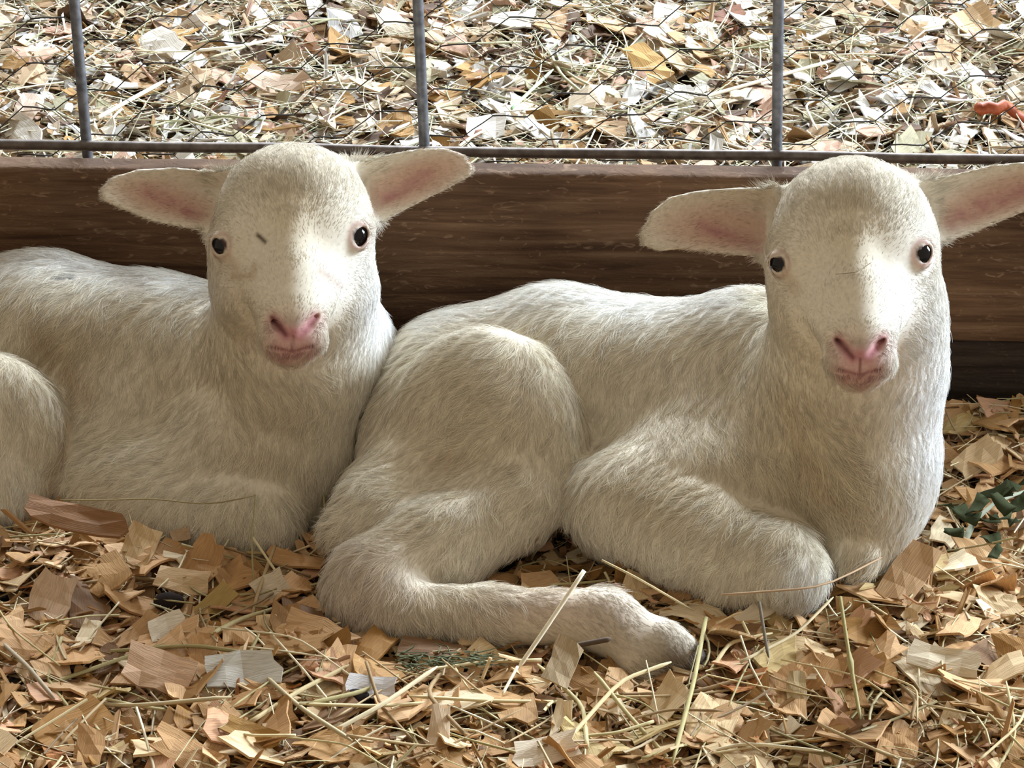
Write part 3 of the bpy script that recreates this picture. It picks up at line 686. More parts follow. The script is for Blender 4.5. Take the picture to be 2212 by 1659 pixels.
L.new(no.outputs[0], cr.inputs[0]); L.new(cr.outputs[0], b.inputs['Base Color']); b.inputs['Roughness'].default_value = 0.95
go = link('floor', mk_mesh('floor', V, Fg, m)); setp(go, 'barn floor of dusty bedding darkened as gap shade under the wood shavings', kind='structure')

# ---- shavings: each a small curved flake with real thickness
def flake_grid(n, a, b, L_, W_, bend, twist, jag, th):
    """n flakes, a x b vertices each. returns V (n, 2ab, 3)"""
    u = np.linspace(-.5, .5, a); v = np.linspace(-.5, .5, b)
    U_, V_ = np.meshgrid(u, v, indexing='ij'); U_ = U_.ravel(); V_ = V_.ravel()
    edge = (np.abs(U_) > .49)
    x = U_[None]*L_[:, None]; y = V_[None]*W_[:, None]
    x = x+edge[None]*jag[:, None]*L_[:, None]*rng.standard_normal((n, a*b))*0.5
    y = y+jag[:, None]*W_[:, None]*rng.standard_normal((n, a*b))*0.35+0.10*W_[:, None]*(U_[None]*2)*rng.standard_normal((n, 1))
    y = y*(1-0.25*np.abs(U_[None]*2)*rng.random((n, 1)))
    z = bend[:, None]*L_[:, None]*((U_[None]*2)**2)+twist[:, None]*U_[None]*V_[None]*W_[:, None]*4+0.015*L_[:, None]*rng.standard_normal((n, a*b))
    top = np.stack([x, y, z+th[:, None]/2], 2); bot = np.stack([x, y, z-th[:, None]/2], 2)
    return np.concatenate([top, bot], 1), np.stack([U_, V_], 1)
def flake_faces(a, b):
    F = []; o = a*b
    for i in range(a-1):
        for j in range(b-1):
            q = (i*b+j, (i+1)*b+j, (i+1)*b+j+1, i*b+j+1); F.append(q); F.append(tuple(o+k for k in q[::-1]))
    ring = [i*b for i in range(a)]+[(a-1)*b+j for j in range(1, b)]+[i*b+b-1 for i in range(a-2, -1, -1)]+[j for j in range(b-2, 0, -1)]
    for p, q in zip(ring, ring[1:]+ring[:1]): F.append((q, p, p+o, q+o))
    return np.array(F)
def rotmats(yaw, p, r):
    cy, sy, cp, sp, cr_, sr = np.cos(yaw), np.sin(yaw), np.cos(p), np.sin(p), np.cos(r), np.sin(r)
    R = np.empty((len(yaw), 3, 3))
    R[:, 0, 0] = cy*cp; R[:, 0, 1] = cy*sp*sr-sy*cr_; R[:, 0, 2] = cy*sp*cr_+sy*sr
    R[:, 1, 0] = sy*cp; R[:, 1, 1] = sy*sp*sr+cy*cr_; R[:, 1, 2] = sy*sp*cr_-cy*sr
    R[:, 2, 0] = -sp; R[:, 2, 1] = cp*sr; R[:, 2, 2] = cp*cr_
    return R
PAL_F = np.array([[.58, .35, .17], [.70, .46, .26], [.78, .60, .38], [.46, .27, .11], [.36, .19, .055], [.64, .38, .24], [.84, .72, .54], [.22, .12, .055], [.54, .41, .20], [.46, .19, .06]])
PAL_F = PAL_F*[0.90, 0.84, 0.73]
PW_F = np.array([.18, .17, .13, .14, .10, .09, .08, .06, .04, .01]); PW_F /= PW_F.sum()
NAME_F = ['tan', 'peach', 'cream', 'light brown', 'amber', 'pinkish', 'whitish', 'dark brown', 'straw-coloured', 'orange']
PAL_B = 0.82*np.array([[.66, .48, .30], [.78, .64, .47], [.86, .80, .70], [.50, .31, .15], [.44, .24, .07], [.70, .44, .31], [.93, .91, .88], [.16, .09, .05], [.48, .43, .27], [.26, .11, .06]])
PW_B = np.array([.15, .15, .16, .12, .09, .10, .12, .07, .07, .01]); PW_B /= PW_B.sum()
def scatter_xy(n, x0, x1, y0, y1, marg=0.02):
    """positions over the floor the camera sees, a little beyond it"""
    y = y0+(y1-y0)*rng.random(n); half = 0.172*(y-CAM[1]+0.25)*1.38
    return (rng.random(n)*2-1)*half, y
def place_flakes(n, y0, y1, smin_, smax_, pal, pw, hmax):
    x, y = scatter_xy(n, 0, 0, y0, y1)
    layer = rng.random(n)**1.3*hmax
    z = hgt(x, y)+layer+0.001
    P = np.stack([x, y, z], 1)
    L_ = smin_+(smax_-smin_)*rng.random(n)**2.6; W_ = L_*(0.35+0.55*rng.random(n)); sl = rng.random(n) < 0.28; W_ = np.where(sl, 0.10*L_+0.0006, W_); L_ = np.where(sl, L_*1.5+0.004, L_)
    keep = inside_lambs(P) > np.minimum(L_*0.22, 0.004)
    keep &= ~((y > -0.012) & (y < 0.045))
    x, y, z, L_, W_, P = x[keep], y[keep], z[keep], L_[keep], W_[keep], P[keep]
    n = len(x)
    ci = rng.choice(len(pal), n, p=pw)
    c = pal[ci]*(0.85+0.3*rng.random((n, 1)))
    return P, L_, W_, c, ci
def bulk(name, P, L_, W_, c, tilt, mat, label, a=3, b=3):
    n = len(P)
    V, uv = flake_grid(n, a, b, L_, W_, 0.09*rng.standard_normal(n), 0.12*rng.standard_normal(n), np.full(n, 0.13), 0.0004+0.0007*rng.random(n))
    R = rotmats(rng.random(n)*6.283, tilt*rng.standard_normal(n), tilt*rng.standard_normal(n))
    V = np.einsum('nij,nkj->nki', R, V)+P[:, None]
    k = V.shape[1]; F = flake_faces(a, b)
    Fa = (F[None]+(np.arange(n)*k)[:, None, None]).reshape(-1, 4)
    UV = np.tile(np.vstack([uv, uv]), (n, 1))+np.repeat(rng.random((n, 2))*50, k, 0)
    me = mk_mesh(name, V.reshape(-1, 3), Fa, mat, False, np.repeat(c, k, 0), UV)
    o = link(name, me); setp(o, label, 'wood shavings', kind='stuff'); return o

P, L_, W_, c, ci = place_flakes(28000, -0.60, 0.0, 0.003, 0.024, PAL_F, PW_F, 0.011)
bulk('wood_shavings', P, L_, W_, c, 0.28, M_chip, 'tan wood shavings heaped as bedding around both lambs')
P, L_, W_, c, ci = place_flakes(29000, 0.045, 1.15, 0.004, 0.030, PAL_B, PW_B, 0.012)
bulk('wood_shavings', P, L_, W_, c, 0.36, M_chip, 'paler wood shavings covering the ground beyond the wire panel')

# ---- hay stems in bulk
def stems(name, n, y0, y1, lmin, lmax, pal, hmax, label, rad=(0.00025, 0.0008)):
    x, y = scatter_xy(n, 0, 0, y0, y1)
    z = hgt(x, y)+0.004+rng.random(n)*hmax; P = np.stack([x, y, z], 1)
    L_ = lmin+(lmax-lmin)*rng.random(n)**1.8
    keep = (inside_lambs(P) > 0.003) & ~((y > -0.02) & (y < 0.055))
    P, L_ = P[keep], L_[keep]; n = len(P)
    m = 5; t = np.linspace(-.5, .5, m); yaw = rng.random(n)*6.283; pit = 0.16*rng.standard_normal(n)
    D = np.stack([np.cos(yaw)*np.cos(pit), np.sin(yaw)*np.cos(pit), np.sin(pit)], 1)
    S_ = np.stack([-np.sin(yaw), np.cos(yaw), np.zeros(n)], 1); Uz = np.cross(D, S_)
    cu = 0.22*rng.standard_normal(n); cz = 0.08*rng.standard_normal(n)
    C_ = P[:, None]+L_[:, None, None]*(t[None, :, None]*D[:, None]+(t[None, :, None]**2)*(cu[:, None, None]*S_[:, None]+cz[:, None, None]*Uz[:, None]))
    keep = np.all([inside_lambs(C_[:, q]) > 0.0 for q in range(m)], 0) & ~((C_[:, :, 1] > -0.004) & (C_[:, :, 1] < 0.032)).any(1)
    C_, D, S_, Uz, L_ = C_[keep], D[keep], S_[keep], Uz[keep], L_[keep]; n = len(C_)
    r = rad[0]+(rad[1]-rad[0])*rng.random(n)**2
    V = []
    for k in range(3):
        a = k*2.0944; V.append(C_+r[:, None, None]*(math.cos(a)*S_[:, None]*1.3+math.sin(a)*Uz[:, None]*0.8))
    V = np.stack(V, 2).reshape(n, m*3, 3)
    F = [(i*3+j, i*3+(j+1) % 3, (i+1)*3+(j+1) % 3, (i+1)*3+j) for i in range(m-1) for j in range(3)]
    F = np.array(F); Fa = (F[None]+(np.arange(n)*m*3)[:, None, None]).reshape(-1, 4)
    c = pal[rng.integers(0, len(pal), n)]*(0.8+0.4*rng.random((n, 1)))
    uv = np.stack([np.repeat(t, 3), np.tile(np.arange(3)/3, m)], 1)
    UV = np.tile(uv, (n, 1))+np.repeat(rng.random((n, 2))*30, m*3, 0)
    o = link(name, mk_mesh(name, V.reshape(-1, 3), Fa, M_straw, True, np.repeat(c, m*3, 0), UV))
    setp(o, label, 'hay', kind='stuff'); return o
HAY_F = np.array([[.62, .50, .28], [.50, .42, .22], [.70, .60, .40], [.36, .30, .14], [.30, .20, .10], [.45, .33, .18]])
HAY_B = np.array([[.70, .64, .44], [.56, .54, .36], [.82, .76, .60], [.40, .40, .24], [.24, .18, .10], [.50, .46, .30]])
stems('hay_stems', 3100, -0.60, 0.0, 0.02, 0.08, HAY_F, 0.012, 'thin dry hay stems mixed through the shavings around the lambs')
stems('hay_stems', 6200, 0.05, 1.15, 0.02, 0.11, HAY_B, 0.016, 'dry hay stems lying on the pale shavings beyond the wire panel')

# ---- single shavings: the ones that show largest
def zone(px, py):
    if py < 360:
        c = 'left of the left rod' if px < 175 else 'between left and middle rods' if px < 910 else 'between middle and right rods' if px < 1680 else 'right of the right rod'
        r = 'at the top edge' if py < 110 else 'midway up' if py < 220 else 'just above the rail'
        return 'beyond the wire %s, %s' % (c, r)
    if px > 1950 and py < 1250: return 'right of the right lamb, %s' % ('against the board' if py < 1050 else 'near the green sprig')
    if py > 1530: return 'at the bottom edge, %s' % ('left corner' if px < 370 else 'under the left lamb' if px < 760 else 'under the hock' if px < 1130 else 'under the hind hoof' if px < 1500 else 'under the right knee' if px < 1850 else 'right corner')
    if py < 1390: return ('by the left edge' if px < 250 else 'touching the left lamb foreleg' if px < 660 else 'between the two lambs' if px < 1300 else 'close under the right knee' if px < 1850 else 'below the right lamb chest')
    return ('in front of the left lamb, by the edge' if px < 370 else 'in front of the left lamb foreleg' if px < 700 else 'just below the hock' if px < 1130 else 'just below the hind hoof' if px < 1560 else 'midway below the right knee' if px < 1850 else 'in the lower right')
FL4 = flake_faces(5, 4)
variants = []; vasp = [0.36+0.45*k/27 for k in range(28)]
for k in range(28):
    n = 1; V, uv = flake_grid(1, 5, 4, np.array([1.0]), np.array([vasp[k]]), 0.08*rng.standard_normal(1), 0.12*rng.standard_normal(1), np.array([0.12]), np.array([0.04]))
    variants.append(mk_mesh('wood_shaving', V[0], FL4, M_chip_o, False, None, np.vstack([uv, uv])+rng.random(2)*20))
def add_flake(P, size, yaw, pit, rol, colr, label, group, me=None, name='wood_shaving', cat='wood shaving'):
    o = bpy.data.objects.new(name, me or random.choice(variants)); COL.objects.link(o)
    o.location = P; o.scale = (size,)*3; o.rotation_euler = (rol, pit, yaw); o.color = (*colr, 1)
    setp(o, label, cat, group); return o
def pix_ground(px, py, lift=0.012):
    P = on_ground(px, py, 0.0)
    for _ in range(3): P = on_ground(px, py, float(hgt(P[None, 0], P[None, 1])[0])+lift)
    return P
nsing = 0; tries = 0
while nsing < 272 and tries < 5000:
    tries += 1
    back = rng.random() < 0.30
    if back: px, py = rng.random()*2212, 8+rng.random()*320
    else: px, py = rng.random()*2212, 870+rng.random()*770
    P = pix_ground(px, py, 0.013)
    if P[1] > -0.03 and P[1] < 0.07: continue
    if inside_lambs(P[None])[0] < 0.010: continue
    # skip where a lamb stands between the camera and the spot
    ts = np.linspace(0.75, 0.995, 60)[:, None]; ray = CAM+(P-CAM)*ts
    if inside_lambs(ray).min() < 0.002: continue
    ci = rng.choice(10, p=PW_B if back else PW_F); c = (PAL_B if back else PAL_F)[ci]*(0.9+0.25*rng.random())
    z = zone(px, py); size = (0.020+0.016*rng.random()) if not back else (0.022+0.018*rng.random())
    vi = int(rng.integers(0, 28)); sw = ('narrow ' if vasp[vi] < .52 else 'medium ' if vasp[vi] < .68 else 'broad ')
    if size > .031: sw = 'large '+sw.replace('medium ', '')
    nm_ = NAME_F[ci]
    z = z.replace('in front of the left lamb, by the left edge', 'left of the big peach shaving')
    lab = '%s%s shaving %s' % (sw, NAME_F[ci], z)
    if len(lab.replace('-', ' ').split()) > 15: lab = lab.replace('between ', 'amid ').replace('large ', '').replace(' the wire', ' wire').replace(' the rail', ' rail')
    add_flake(P, size, rng.random()*6.28, 0.26*rng.standard_normal(), 0.26*rng.standard_normal(), c, lab, '%s%s shavings %s' % (sw, NAME_F[ci], z), variants[vi])
    nsing += 1
print('singles', nsing)
# the shavings one notices in the photograph
def flake_at(px, py, lenpx, asp, ang, colr, label, bend=0.05, tilt=(0.55, 0.0), jag=0.08, lift=0.013):
    V, uv = flake_grid(1, 5, 4, np.array([1.0]), np.array([asp]), np.array([bend]), np.array([0.05]), np.array([jag]), np.array([0.05]))
    me = mk_mesh('wood_shaving', V[0], FL4, M_chip_o, False, None, np.vstack([uv, uv])+rng.random(2)*20)
    P = pix_ground(px, py, lift); d = to_cam(P[None])[0, 2]
    size = lenpx*d/FPX
    o = add_flake(P+np.array([0, 0, 0.3*size*asp*math.sin(abs(tilt[0]))]), size, 0, 0, 0, colr, label, None, me)
    o.rotation_euler = (Matrix.Rotation(tilt[0], 3, 'X') @ Matrix.Rotation(math.radians(ang), 3, 'Z')).to_euler(); return o
GP = lambda: None
notable = [
 (345, 1462, 150, .62, -8, (.62, .40, .25), 'large peach wood shaving with ridged grain, biggest in the lower left'),
 (362, 1362, 78, .8, 15, (.80, .70, .55), 'small bright cream shaving just above the large peach ridged one'),
 (525, 1460, 150, .6, 10, (.62, .58, .50), 'wide greyish white shaving below the left lamb, crossed by a hay stem'),
 (110, 1310, 115, .8, 70, (.56, .38, .24), 'ribbed brown shaving standing at a slant near the left edge'),
 (395, 1262, 120, .5, -8, (.66, .46, .26), 'long yellowish shaving lying level in front of the left foreleg'),
 (300, 1195, 105, .7, 70, (.66, .46, .24), 'upright golden shaving leaning against the left lamb'),
 (465, 1310, 90, .55, 50, (.45, .30, .10), 'olive amber shaving in front of the left foreleg'),
 (585, 1275, 70, .9, 30, (.66, .54, .38), 'rounded pale shaving below the knee of the left lamb'),
 (545, 1590, 125, .38, -18, (.40, .22, .06), 'dark amber curled shaving at the bottom left'),
 (800, 1490, 105, .5, -10, (.64, .60, .58), 'pale lilac white shaving beside the dark dropping'),
 (945, 1600, 140, .35, 85, (.70, .52, .34), 'tall peach splinter standing at the bottom centre'),
 (1180, 1630, 130, .5, 10, (.78, .66, .50), 'bright cream shaving at the bottom edge, centre'),
 (1720, 1500, 90, .5, 85, (.50, .36, .18), 'olive brown shaving standing on edge below the right knee'),
 (2040, 1435, 140, .42, -12, (.74, .62, .44), 'pointed cream shaving lying at the lower right'),
 (1650, 1320, 130, .34, 35, (.82, .68, .50), 'bright cream splinter just below the right lamb knee'),
 (2110, 1000, 110, .6, 40, (.52, .35, .18), 'ribbed golden shaving banked against the board at right'),
 (1960, 1250, 150, .55, 60, (.52, .32, .16), 'brown frayed shaving against the chest of the right lamb'),
 (165, 1128, 215, .28, -6, (.28, .14, .06), 'long brown frayed shaving resting against the belly of the left lamb'),
 (390, 1160, 40, .8, 20, (.50, .34, .2), 'small brown shaving tucked under the foreleg of the left lamb'),
 (1215, 1440, 105, .6, 60, (.46, .34, .20), 'dull brown ragged shaving leaning on the hind foot of the right lamb'),
]
for px, py, ln, asp, an, co, lb in notable: flake_at(px, py, ln, asp, an, co, lb, lift=.028 if 'against the belly' in lb or 'leaning on' in lb else .014)
backn = [
 (600, 190, 125, .45, -12, (.72, .55, .42), 'long curved pink-tan shaving beyond the wire, left of the middle rod', .22),
 (1050, 285, 85, .8, 0, (.86, .82, .76), 'rounded white shaving just beyond the rail, right of the middle rod', .1),
 (1470, 210, 60, .8, 10, (.90, .87, .84), 'bright white square shaving left of the right rod', .0),
 (1815, 180, 70, .8, 20, (.90, .87, .82), 'white square shaving beyond the wire, right of the right rod', .0),
 (1400, 150, 110, .6, -60, (.62, .38, .14), 'amber papery shaving beyond the wire left of the right rod', .1),
 (60, 240, 90, .6, 80, (.78, .62, .50), 'fan-shaped pinkish splinter beyond the wire at far left', .0),
 (2100, 60, 90, .9, 30, (.66, .46, .26), 'folded tan shaving beyond the wire at far right', .15),
 (1240, 350, 60, .7, 10, (.60, .40, .20), 'small tan shaving peeking over the board below the rail', .1),
]
for px, py, ln, asp, an, co, lb, bd in backn: flake_at(px, py if py < 345 else 335, ln, asp, an, co, lb, bend=bd, tilt=(0.5, 0.0))
# orange curl
P = pix_ground(2160, 240, 0.02)
pts = [P+np.array([(-58+u*130)*0.00030, 0, (0.006-0.010*u)-0.004*math.cos(u*6)]) for u in np.linspace(0, 1, 9)]
V, Fq = tube_arrays(np.array(pts)+0.0012*rng.standard_normal((9, 3)), [0.0035, .0052, .005, .0045, .004, .004, .0035, .003, .002], 8)
o = link('orange_bark_strip', mesh_from('orange_bark_strip', V, Fq, wire_mat('orange_bark', (.28, .045, .01), (.46, .10, .025)))); setp(o, 'orange-red strip of bark on the shavings beyond the wire at far right', 'bark')

# ---- single hay stems
def stem(points, r, colr, label, cat='hay stem', name='hay_stem', group=None, node=None):
    P = np.array(points); m = 12
    t = np.linspace(0, len(P)-1, m); i = np.clip(t.astype(int), 0, len(P)-2); fr = (t-i)[:, None]
    C_ = P[i]*(1-fr)+P[i+1]*fr
    if len(P) > 2:
        for _ in range(1): C_[1:-1] = 0.5*C_[1:-1]+0.25*(C_[:-2]+C_[2:])
    rr = np.full(m, r); rr[-1] *= 0.4
    if node is not None: rr[node] *= 1.9
    o0 = C_[0].copy(); V, Fq = tube_arrays(C_-o0, rr, 5)
    me = mesh_from(name, V, Fq, M_straw_o)
    uvl = me.uv_layers.new(name='uv'); uvv = np.random.default_rng(3).random((len(me.loops), 2)).astype(np.float32); uvl.data.foreach_set('uv', (uvv*0.3).ravel())
    o = link(name, me, None, o0); o.color = (*colr, 1); setp(o, label, cat, group); return o
SP = lambda px, py, d: to_world(c3(px, py, d)[None])[0]
GR = lambda px, py, l=0.014: pix_ground(px, py, l)
stem([SP(1262, 1232, 1.475), SP(1170, 1370, 1.475), SP(1118, 1445, 1.476)], 0.0012, (.86, .78, .60), 'pale straight stem leaning over the hind foot of the right lamb')
stem([SP(1118, 1440, 1.474), GR(1085, 1500)], 0.0008, (.80, .70, .52), 'short forked end below the pale leaning stem')
stem([SP(130, 1080, 1.565), SP(250, 1080, 1.562), SP(330, 1076, 1.56), SP(450, 1092, 1.56), SP(553, 1070, 1.56)], 0.0004, (.30, .24, .12), 'thin wavy brown stalk lying across the belly of the left lamb')
stem([SP(553, 1068, 1.56), SP(543, 1160, 1.56), SP(550, 1300, 1.55)], 0.0005, (.36, .32, .16), 'thin upright green-brown stalk in front of the left lamb')
stem([SP(545, 1160, 1.56), SP(620, 1270, 1.55)], 0.0007, (.62, .52, .30), 'slanting straw below the knee of the left lamb')
stem([GR(1525, 1335, .02), GR(1500, 1470, .02), GR(1452, 1650, .022)], 0.0012, (.44, .38, .18), 'thick greenish stem running to the bottom edge, right of centre')
stem([GR(1815, 1290, .03), GR(1835, 1420, .022), GR(1860, 1560, .015)], 0.0010, (.40, .34, .16), 'dark greenish stem slanting down in front of the right lamb', node=6)
stem([SP(1300, 1210, 1.50), SP(1380, 1250, 1.50), GR(1500, 1320, .02)], 0.0006, (.50, .40, .22), 'thin brown straw resting between the legs of the right lamb')
stem([SP(1560, 1285, 1.50), SP(1780, 1268, 1.505), GR(1990, 1160, .02)], 0.0006, (.44, .30, .18), 'thin straw lying level across the folded knee')
stem([GR(1190, 1640), GR(1340, 1470, .02), GR(1450, 1430, .02)], 0.0011, (.62, .50, .28), 'straw slanting up from the bottom centre to the hind hoof')
stem([GR(180, 1520), GR(300, 1524, .02), GR(500, 1505, .02)], 0.0011, (.52, .42, .25), 'flat pale straw lying level below the large peach shaving')
stem([GR(0, 1385), GR(60, 1440, .02), GR(118, 1510, .015)], 0.0012, (.36, .29, .2), 'grey-brown stem slanting at the left edge')
stem([GR(550, 1440), GR(650, 1530, .02), GR(760, 1600, .02)], 0.0012, (.42, .34, .20), 'brown stem slanting down to the right below the left lamb')
stem([GR(720, 1580), GR(830, 1520, .02), GR(945, 1440, .02)], 0.0012, (.60, .50, .32), 'straight straw rising to the right over the dark dropping')
stem([GR(1600, 1430, .02), GR(1720, 1370, .02), GR(1800, 1290, .02)], 0.0009, (.55, .44, .26), 'straw slanting up towards the chest of the right lamb')
stem([GR(1060, 1420, .02), GR(1040, 1470, .012)], 0.0009, (.66, .48, .26), 'short upright golden straw under the hind leg')
stem([SP(1640, 1300, 1.50), GR(1660, 1420, .02)], 0.0009, (.16, .13, .09), 'dark twig standing below the right knee')
stem([GR(1240, 1395, .025), GR(1320, 1380, .03)], 0.0014, (.10, .07, .05), 'short dark twig on the hind foot of the right lamb')
stem([SP(1805, 592, 1.455), SP(1850, 588, 1.452), SP(1885, 565, 1.458)], 0.00025, (.30, .24, .16), 'fine hair-thin stem across the face of the right lamb')
stem([GR(1105, 235, .03), GR(1195, 150, .03)], 0.0012, (.42, .62, .36), 'bright green blade of hay beyond the wire, right of the middle rod')
stem([GR(210, 255, .03), GR(355, 175, .03)], 0.0016, (.84, .74, .56), 'thick pale straw beyond the wire right of the left rod')
stem([GR(1500, 215, .02), GR(1800, 130, .03)], 0.0014, (.84, .76, .62), 'long pale straw passing behind the right rod')
cnt = 0; tries = 0
HN = ['golden', 'olive', 'pale', 'green-brown', 'dark brown', 'brown']
while cnt < 150 and tries < 4000:
    tries += 1
    back = rng.random() < 0.45
    px, py = (rng.random()*2212, 10+rng.random()*310) if back else (rng.random()*2212, 1180+rng.random()*460)
    P = pix_ground(px, py, 0.016)
    if -0.05 < P[1] < 0.1: continue
    a = rng.random()*6.283; ln = 0.03+0.06*rng.random()
    Dv = np.array([math.cos(a), math.sin(a), 0.15*rng.standard_normal()]); Sd = np.array([-Dv[1], Dv[0], 0.2])
    pts = [P-Dv*ln/2, P+Sd*ln*0.1*rng.standard_normal(), P+Dv*ln/2]
    if inside_lambs(np.array(pts)).min() < 0.004: continue
    ts = np.linspace(0.75, 0.995, 50)[:, None]
    if inside_lambs(CAM+(P-CAM)*ts).min() < 0.002: continue
    if any(-0.02 < q[1] < 0.06 for q in pts) or (pts[0][1] < 0) != (pts[2][1] < 0): continue
    ci = int(rng.integers(0, 6)); z = zone(px, py)
    stem(pts, 0.0005+0.0008*rng.random()**2, (HAY_B if back else HAY_F)[ci], '%s hay stem %s' % (HN[ci], z), group='%s hay stems %s' % (HN[ci], z)); cnt += 1

# ---- dark droppings and green sprig
M_drop = plain('dropping', (0.02, 0.014, 0.012), 0.85, 0.0, 0.0, 0.15)
def dropping(px, py, r, label):
    V, Fq = sphere_arrays(r, 14, 9); V = V*[1.35, 1, .85]; V += 0.06*r*hash_noise(V*400, 1, 5)[:, None]
    o = link('dropping', mesh_from('dropping', V, Fq, M_drop), None, pix_ground(px, py, 0.012)); setp(o, label, 'dropping')
dropping(770, 1508, 0.0055, 'dark dropping between shavings at the bottom, left of centre')
dropping(745, 1538, 0.0045, 'smaller dark dropping just below the other dark dropping')
dropping(365, 1300, 0.0060, 'dark lump under the long yellowish shaving')
M_leaf = wire_mat('dry_green_leaf', (0.018, 0.022, 0.009), (0.055, 0.062, 0.024)); M_leaf.node_tree.nodes['Principled BSDF'].inputs['Metallic'].default_value = 0; M_leaf.node_tree.nodes['Principled BSDF'].inputs['Roughness'].default_value = 0.9; M_leaf.node_tree.nodes['Principled BSDF'].inputs['Specular IOR Level'].default_value = 0.1
M_gstem = plain('grey_green_stem', (.30, .31, .22), .85)
sp0 = pix_ground(2060, 1215, 0.014)
sprig = empty('green_sprig', sp0); setp(sprig, 'dark green dried sprig with small leaves beside the right lamb', 'sprig')
line = [pix_ground(x, y, l) for x, y, l in ((2055, 1225, .010), (2085, 1165, .018), (2105, 1125, .022), (2150, 1085, .022), (2215, 1060, .02))]
V, Fq = tube_arrays(np.array(line)-sp0, [.0018, .0022, .0016, .0012, .0008], 6); link('stem', mesh_from('stem', V, Fq, M_gstem), sprig)
leafV, luv = flake_grid(1, 5, 3, np.array([1.0]), np.array([.5]), np.array([.12]), np.array([.3]), np.array([.05]), np.array([.04]))
leafme = mk_mesh('leaf', leafV[0], flake_faces(5, 3), M_leaf, True)
for k, (x, y, s, a) in enumerate([(2065, 1100, 40, 20), (2085, 1115, 46, -30), (2110, 1095, 42, 50), (2150, 1065, 50, 0), (2185, 1060, 46, 70), (2165, 1090, 44, -50), (2130, 1125, 40, 10), (2200, 1090, 44, 30), (2160, 1120, 36, -20), (2140, 1165, 34, 30), (2190, 1130, 34, 80), (2060, 1150, 30, -10), (2205, 1045, 44, 15), (2150, 1195, 30, 60)]):
    o = link('leaf', leafme, sprig, pix_ground(x, y, .024+.004*(k % 3))-sp0); o.scale = (s*1.62/FPX*1.35,)*3; o.rotation_euler = (0.5*math.sin(k*3), 0.4*math.cos(k*5), math.radians(a))
# green moss streak under the hock
sp1 = pix_ground(930, 1420, 0.012); tuft = empty('green_tuft', sp1); setp(tuft, 'flat tuft of green fibres under the hock of the right lamb', 'grass')
r2 = np.random.default_rng(5); Vs = []; Fs = []; off = 0
for k in range(90):
    q = pix_ground(850+r2.random()*190, 1408+r2.random()*32, .012+.005*r2.random())-sp1; a = r2.standard_normal()*1.1; l = .004+.007*r2.random()
    V, Fq = tube_arrays([q, q+np.array([math.cos(a), math.sin(a)*.6, .15])*l, q+np.array([math.cos(a+.3), math.sin(a+.3)*.6, .05])*l*1.9], [.0004, .0004, .0001], 3, False)
    Vs.append(V); Fs += [tuple(i+off for i in t_) for t_ in Fq]; off += len(V)
o = link('fibres', mesh_from('fibres', np.vstack(Vs), Fs, plain('moss_green', (.075, .085, .028), .8)), tuft); o['kind'] = 'stuff'

# ================================================================= FENCE
def board(name, z0, z1, y0, y1, mat, label, seed, wob=0.0008):
    nx_, nz_ = 260, 26
    x0, x1 = -0.62, 0.62
    prof = []
    bev = 0.003
    # closed profile in (y,z), front face towards the camera
    zs = np.linspace(z0+bev, z1-bev, nz_)
    prof += [(y0, z) for z in zs]; prof += [(y0+bev*.4, z1-bev*.3), (y0+bev, z1)]
    prof += [(y, z1) for y in np.linspace(y0+2*bev, y1-bev, 4)]; prof += [(y1, z1-bev), (y1, z0+bev), (y1-bev, z0), (y0+bev, z0), (y0+bev*.4, z0+bev*.3)]
    prof = np.array(prof); k = len(prof); xs = np.linspace(x0, x1, nx_)
    V = np.zeros((nx_, k, 3)); V[:, :, 0] = xs[:, None]; V[:, :, 1] = prof[None, :, 0]; V[:, :, 2] = prof[None, :, 1]
    Vf = V.reshape(-1, 3)
    n = hash_noise(Vf*[8, 40, 160], 1, seed)*wob+hash_noise(Vf*[25, 60, 300], 1, seed+1)*wob*.5
    Vf[:, 1] += n; Vf[:, 2] += hash_noise(Vf*[30, 30, 30], 1, seed+2)*0.0006
    Fq = []
    for i in range(nx_-1):
        for j in range(k): Fq.append((i*k+j, (i+1)*k+j, (i+1)*k+(j+1) % k, i*k+(j+1) % k))
    me = mesh_from(name, Vf, Fq+[tuple(range(k)), tuple(range((nx_-1)*k+k-1, (nx_-1)*k-1, -1))], mat)
    o = link(name, me); setp(o, label, 'board'); return o
zt = on_plane_y(1106, 376, 0.0)[2]; zb = on_plane_y(2100, 742, 0.0)[2]+0.0
board('fence_board', zb, zt, 0.0, 0.019, M_board, 'rough brown wooden board running level behind both lambs', 31)
board('fence_board', -0.004, zb-0.0015, 0.006, 0.022, M_board2, 'nearly black lower board just above the bedding, seen at the right', 41)
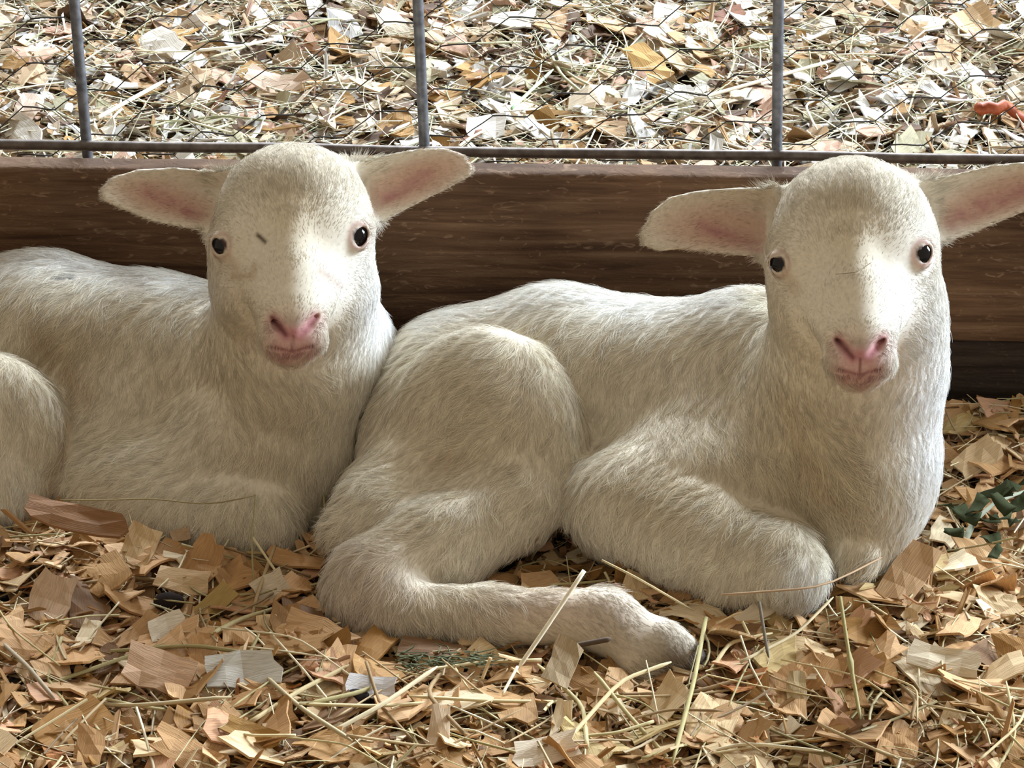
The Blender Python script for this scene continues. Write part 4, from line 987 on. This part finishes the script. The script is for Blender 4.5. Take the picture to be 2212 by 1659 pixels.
# wire panel behind the board
panel = empty('wire_fence', (0, 0.026, 0)); setp(panel, 'galvanised wire fence panel of thick rods rising behind the board', 'fence')
def rod(name, P0, P1, r, mat, wob=0.0006, seed=1):
    t = np.linspace(0, 1, 40)[:, None]; P = P0*(1-t)+P1*t
    P = P+wob*np.stack([hash_noise(P, 14, seed+i) for i in range(3)], 1)-np.array([0, 0.026, 0])
    V, Fq = tube_arrays(P, r, 12); return link(name, mesh_from(name, V, Fq, mat), panel)
rl0 = on_plane_y(0, 313, 0.026); rl1 = on_plane_y(2212, 344, 0.026); dr = (rl1-rl0)
rod('horizontal_rod', rl0-dr*0.35, rl1+dr*0.35, 0.0031, M_rail, seed=4)
for k, (xt, xb) in enumerate(((160, 190), (902, 918), (1682, 1678))):
    a = on_plane_y(xb, 345, 0.031); b_ = on_plane_y(xt, 0, 0.031); dd = (b_-a)
    rod('vertical_rod', a-dd*0.55, b_+dd*0.5, 0.0031, M_wire, 0.0004, seed=10+k)
for xo in (-0.405, 0.41): rod('vertical_rod', np.array([xo, .031, 0.01]), np.array([xo*1.01, .031, .34]), 0.0031, M_wire, seed=20)
# underlying bottom rod that shows between shavings at right
rod('horizontal_rod', on_plane_y(1500, 893, -0.012), on_plane_y(2300, 905, -0.012), 0.0032, M_wire, seed=5)
# hexagonal netting
net = empty('wire_netting', (0, 0.037, 0)); setp(net, 'thin hexagonal wire netting stretched over the far side of the fence panel', 'netting')
hp = 0.0335; seg = 0.0185; vp = 0.0285
def jn(i, j, e):
    x = i*hp+(e-.5)*seg; z = (j+(i % 2)*.5)*vp
    p = np.array([[x, 0, z]]); return np.array([x+0.0035*hash_noise(p, 22, 51)[0]+0.14*(z-.2), 0.001*hash_noise(p, 40, 53)[0], z+0.003*hash_noise(p, 22, 52)[0]])
for i in range(-13, 14):
    for j in range(5, 13):
        Vs = []; Fs = []; off = 0
        def add(p, q, r):
            global off
            V, Fq = tube_arrays(np.array([p, p*.66+q*.34+[0, .0003, .0003], p*.34+q*.66, q]), r, 5); Vs.append(V); Fs.extend([tuple(t_+off for t_ in g) for g in Fq]); off += len(V)
        a, b_ = jn(i, j, 0), jn(i, j, 1); add(a, b_, 0.00050)
        jj = j if i % 2 else j-1
        add(b_, jn(i+1, jj, 0), 0.00022); add(b_, jn(i+1, jj+1, 0), 0.00036)
        o = link('wire_strand', mesh_from('wire_strand', np.vstack(Vs), Fs, M_net), net)
bpy.context.view_layer.update()
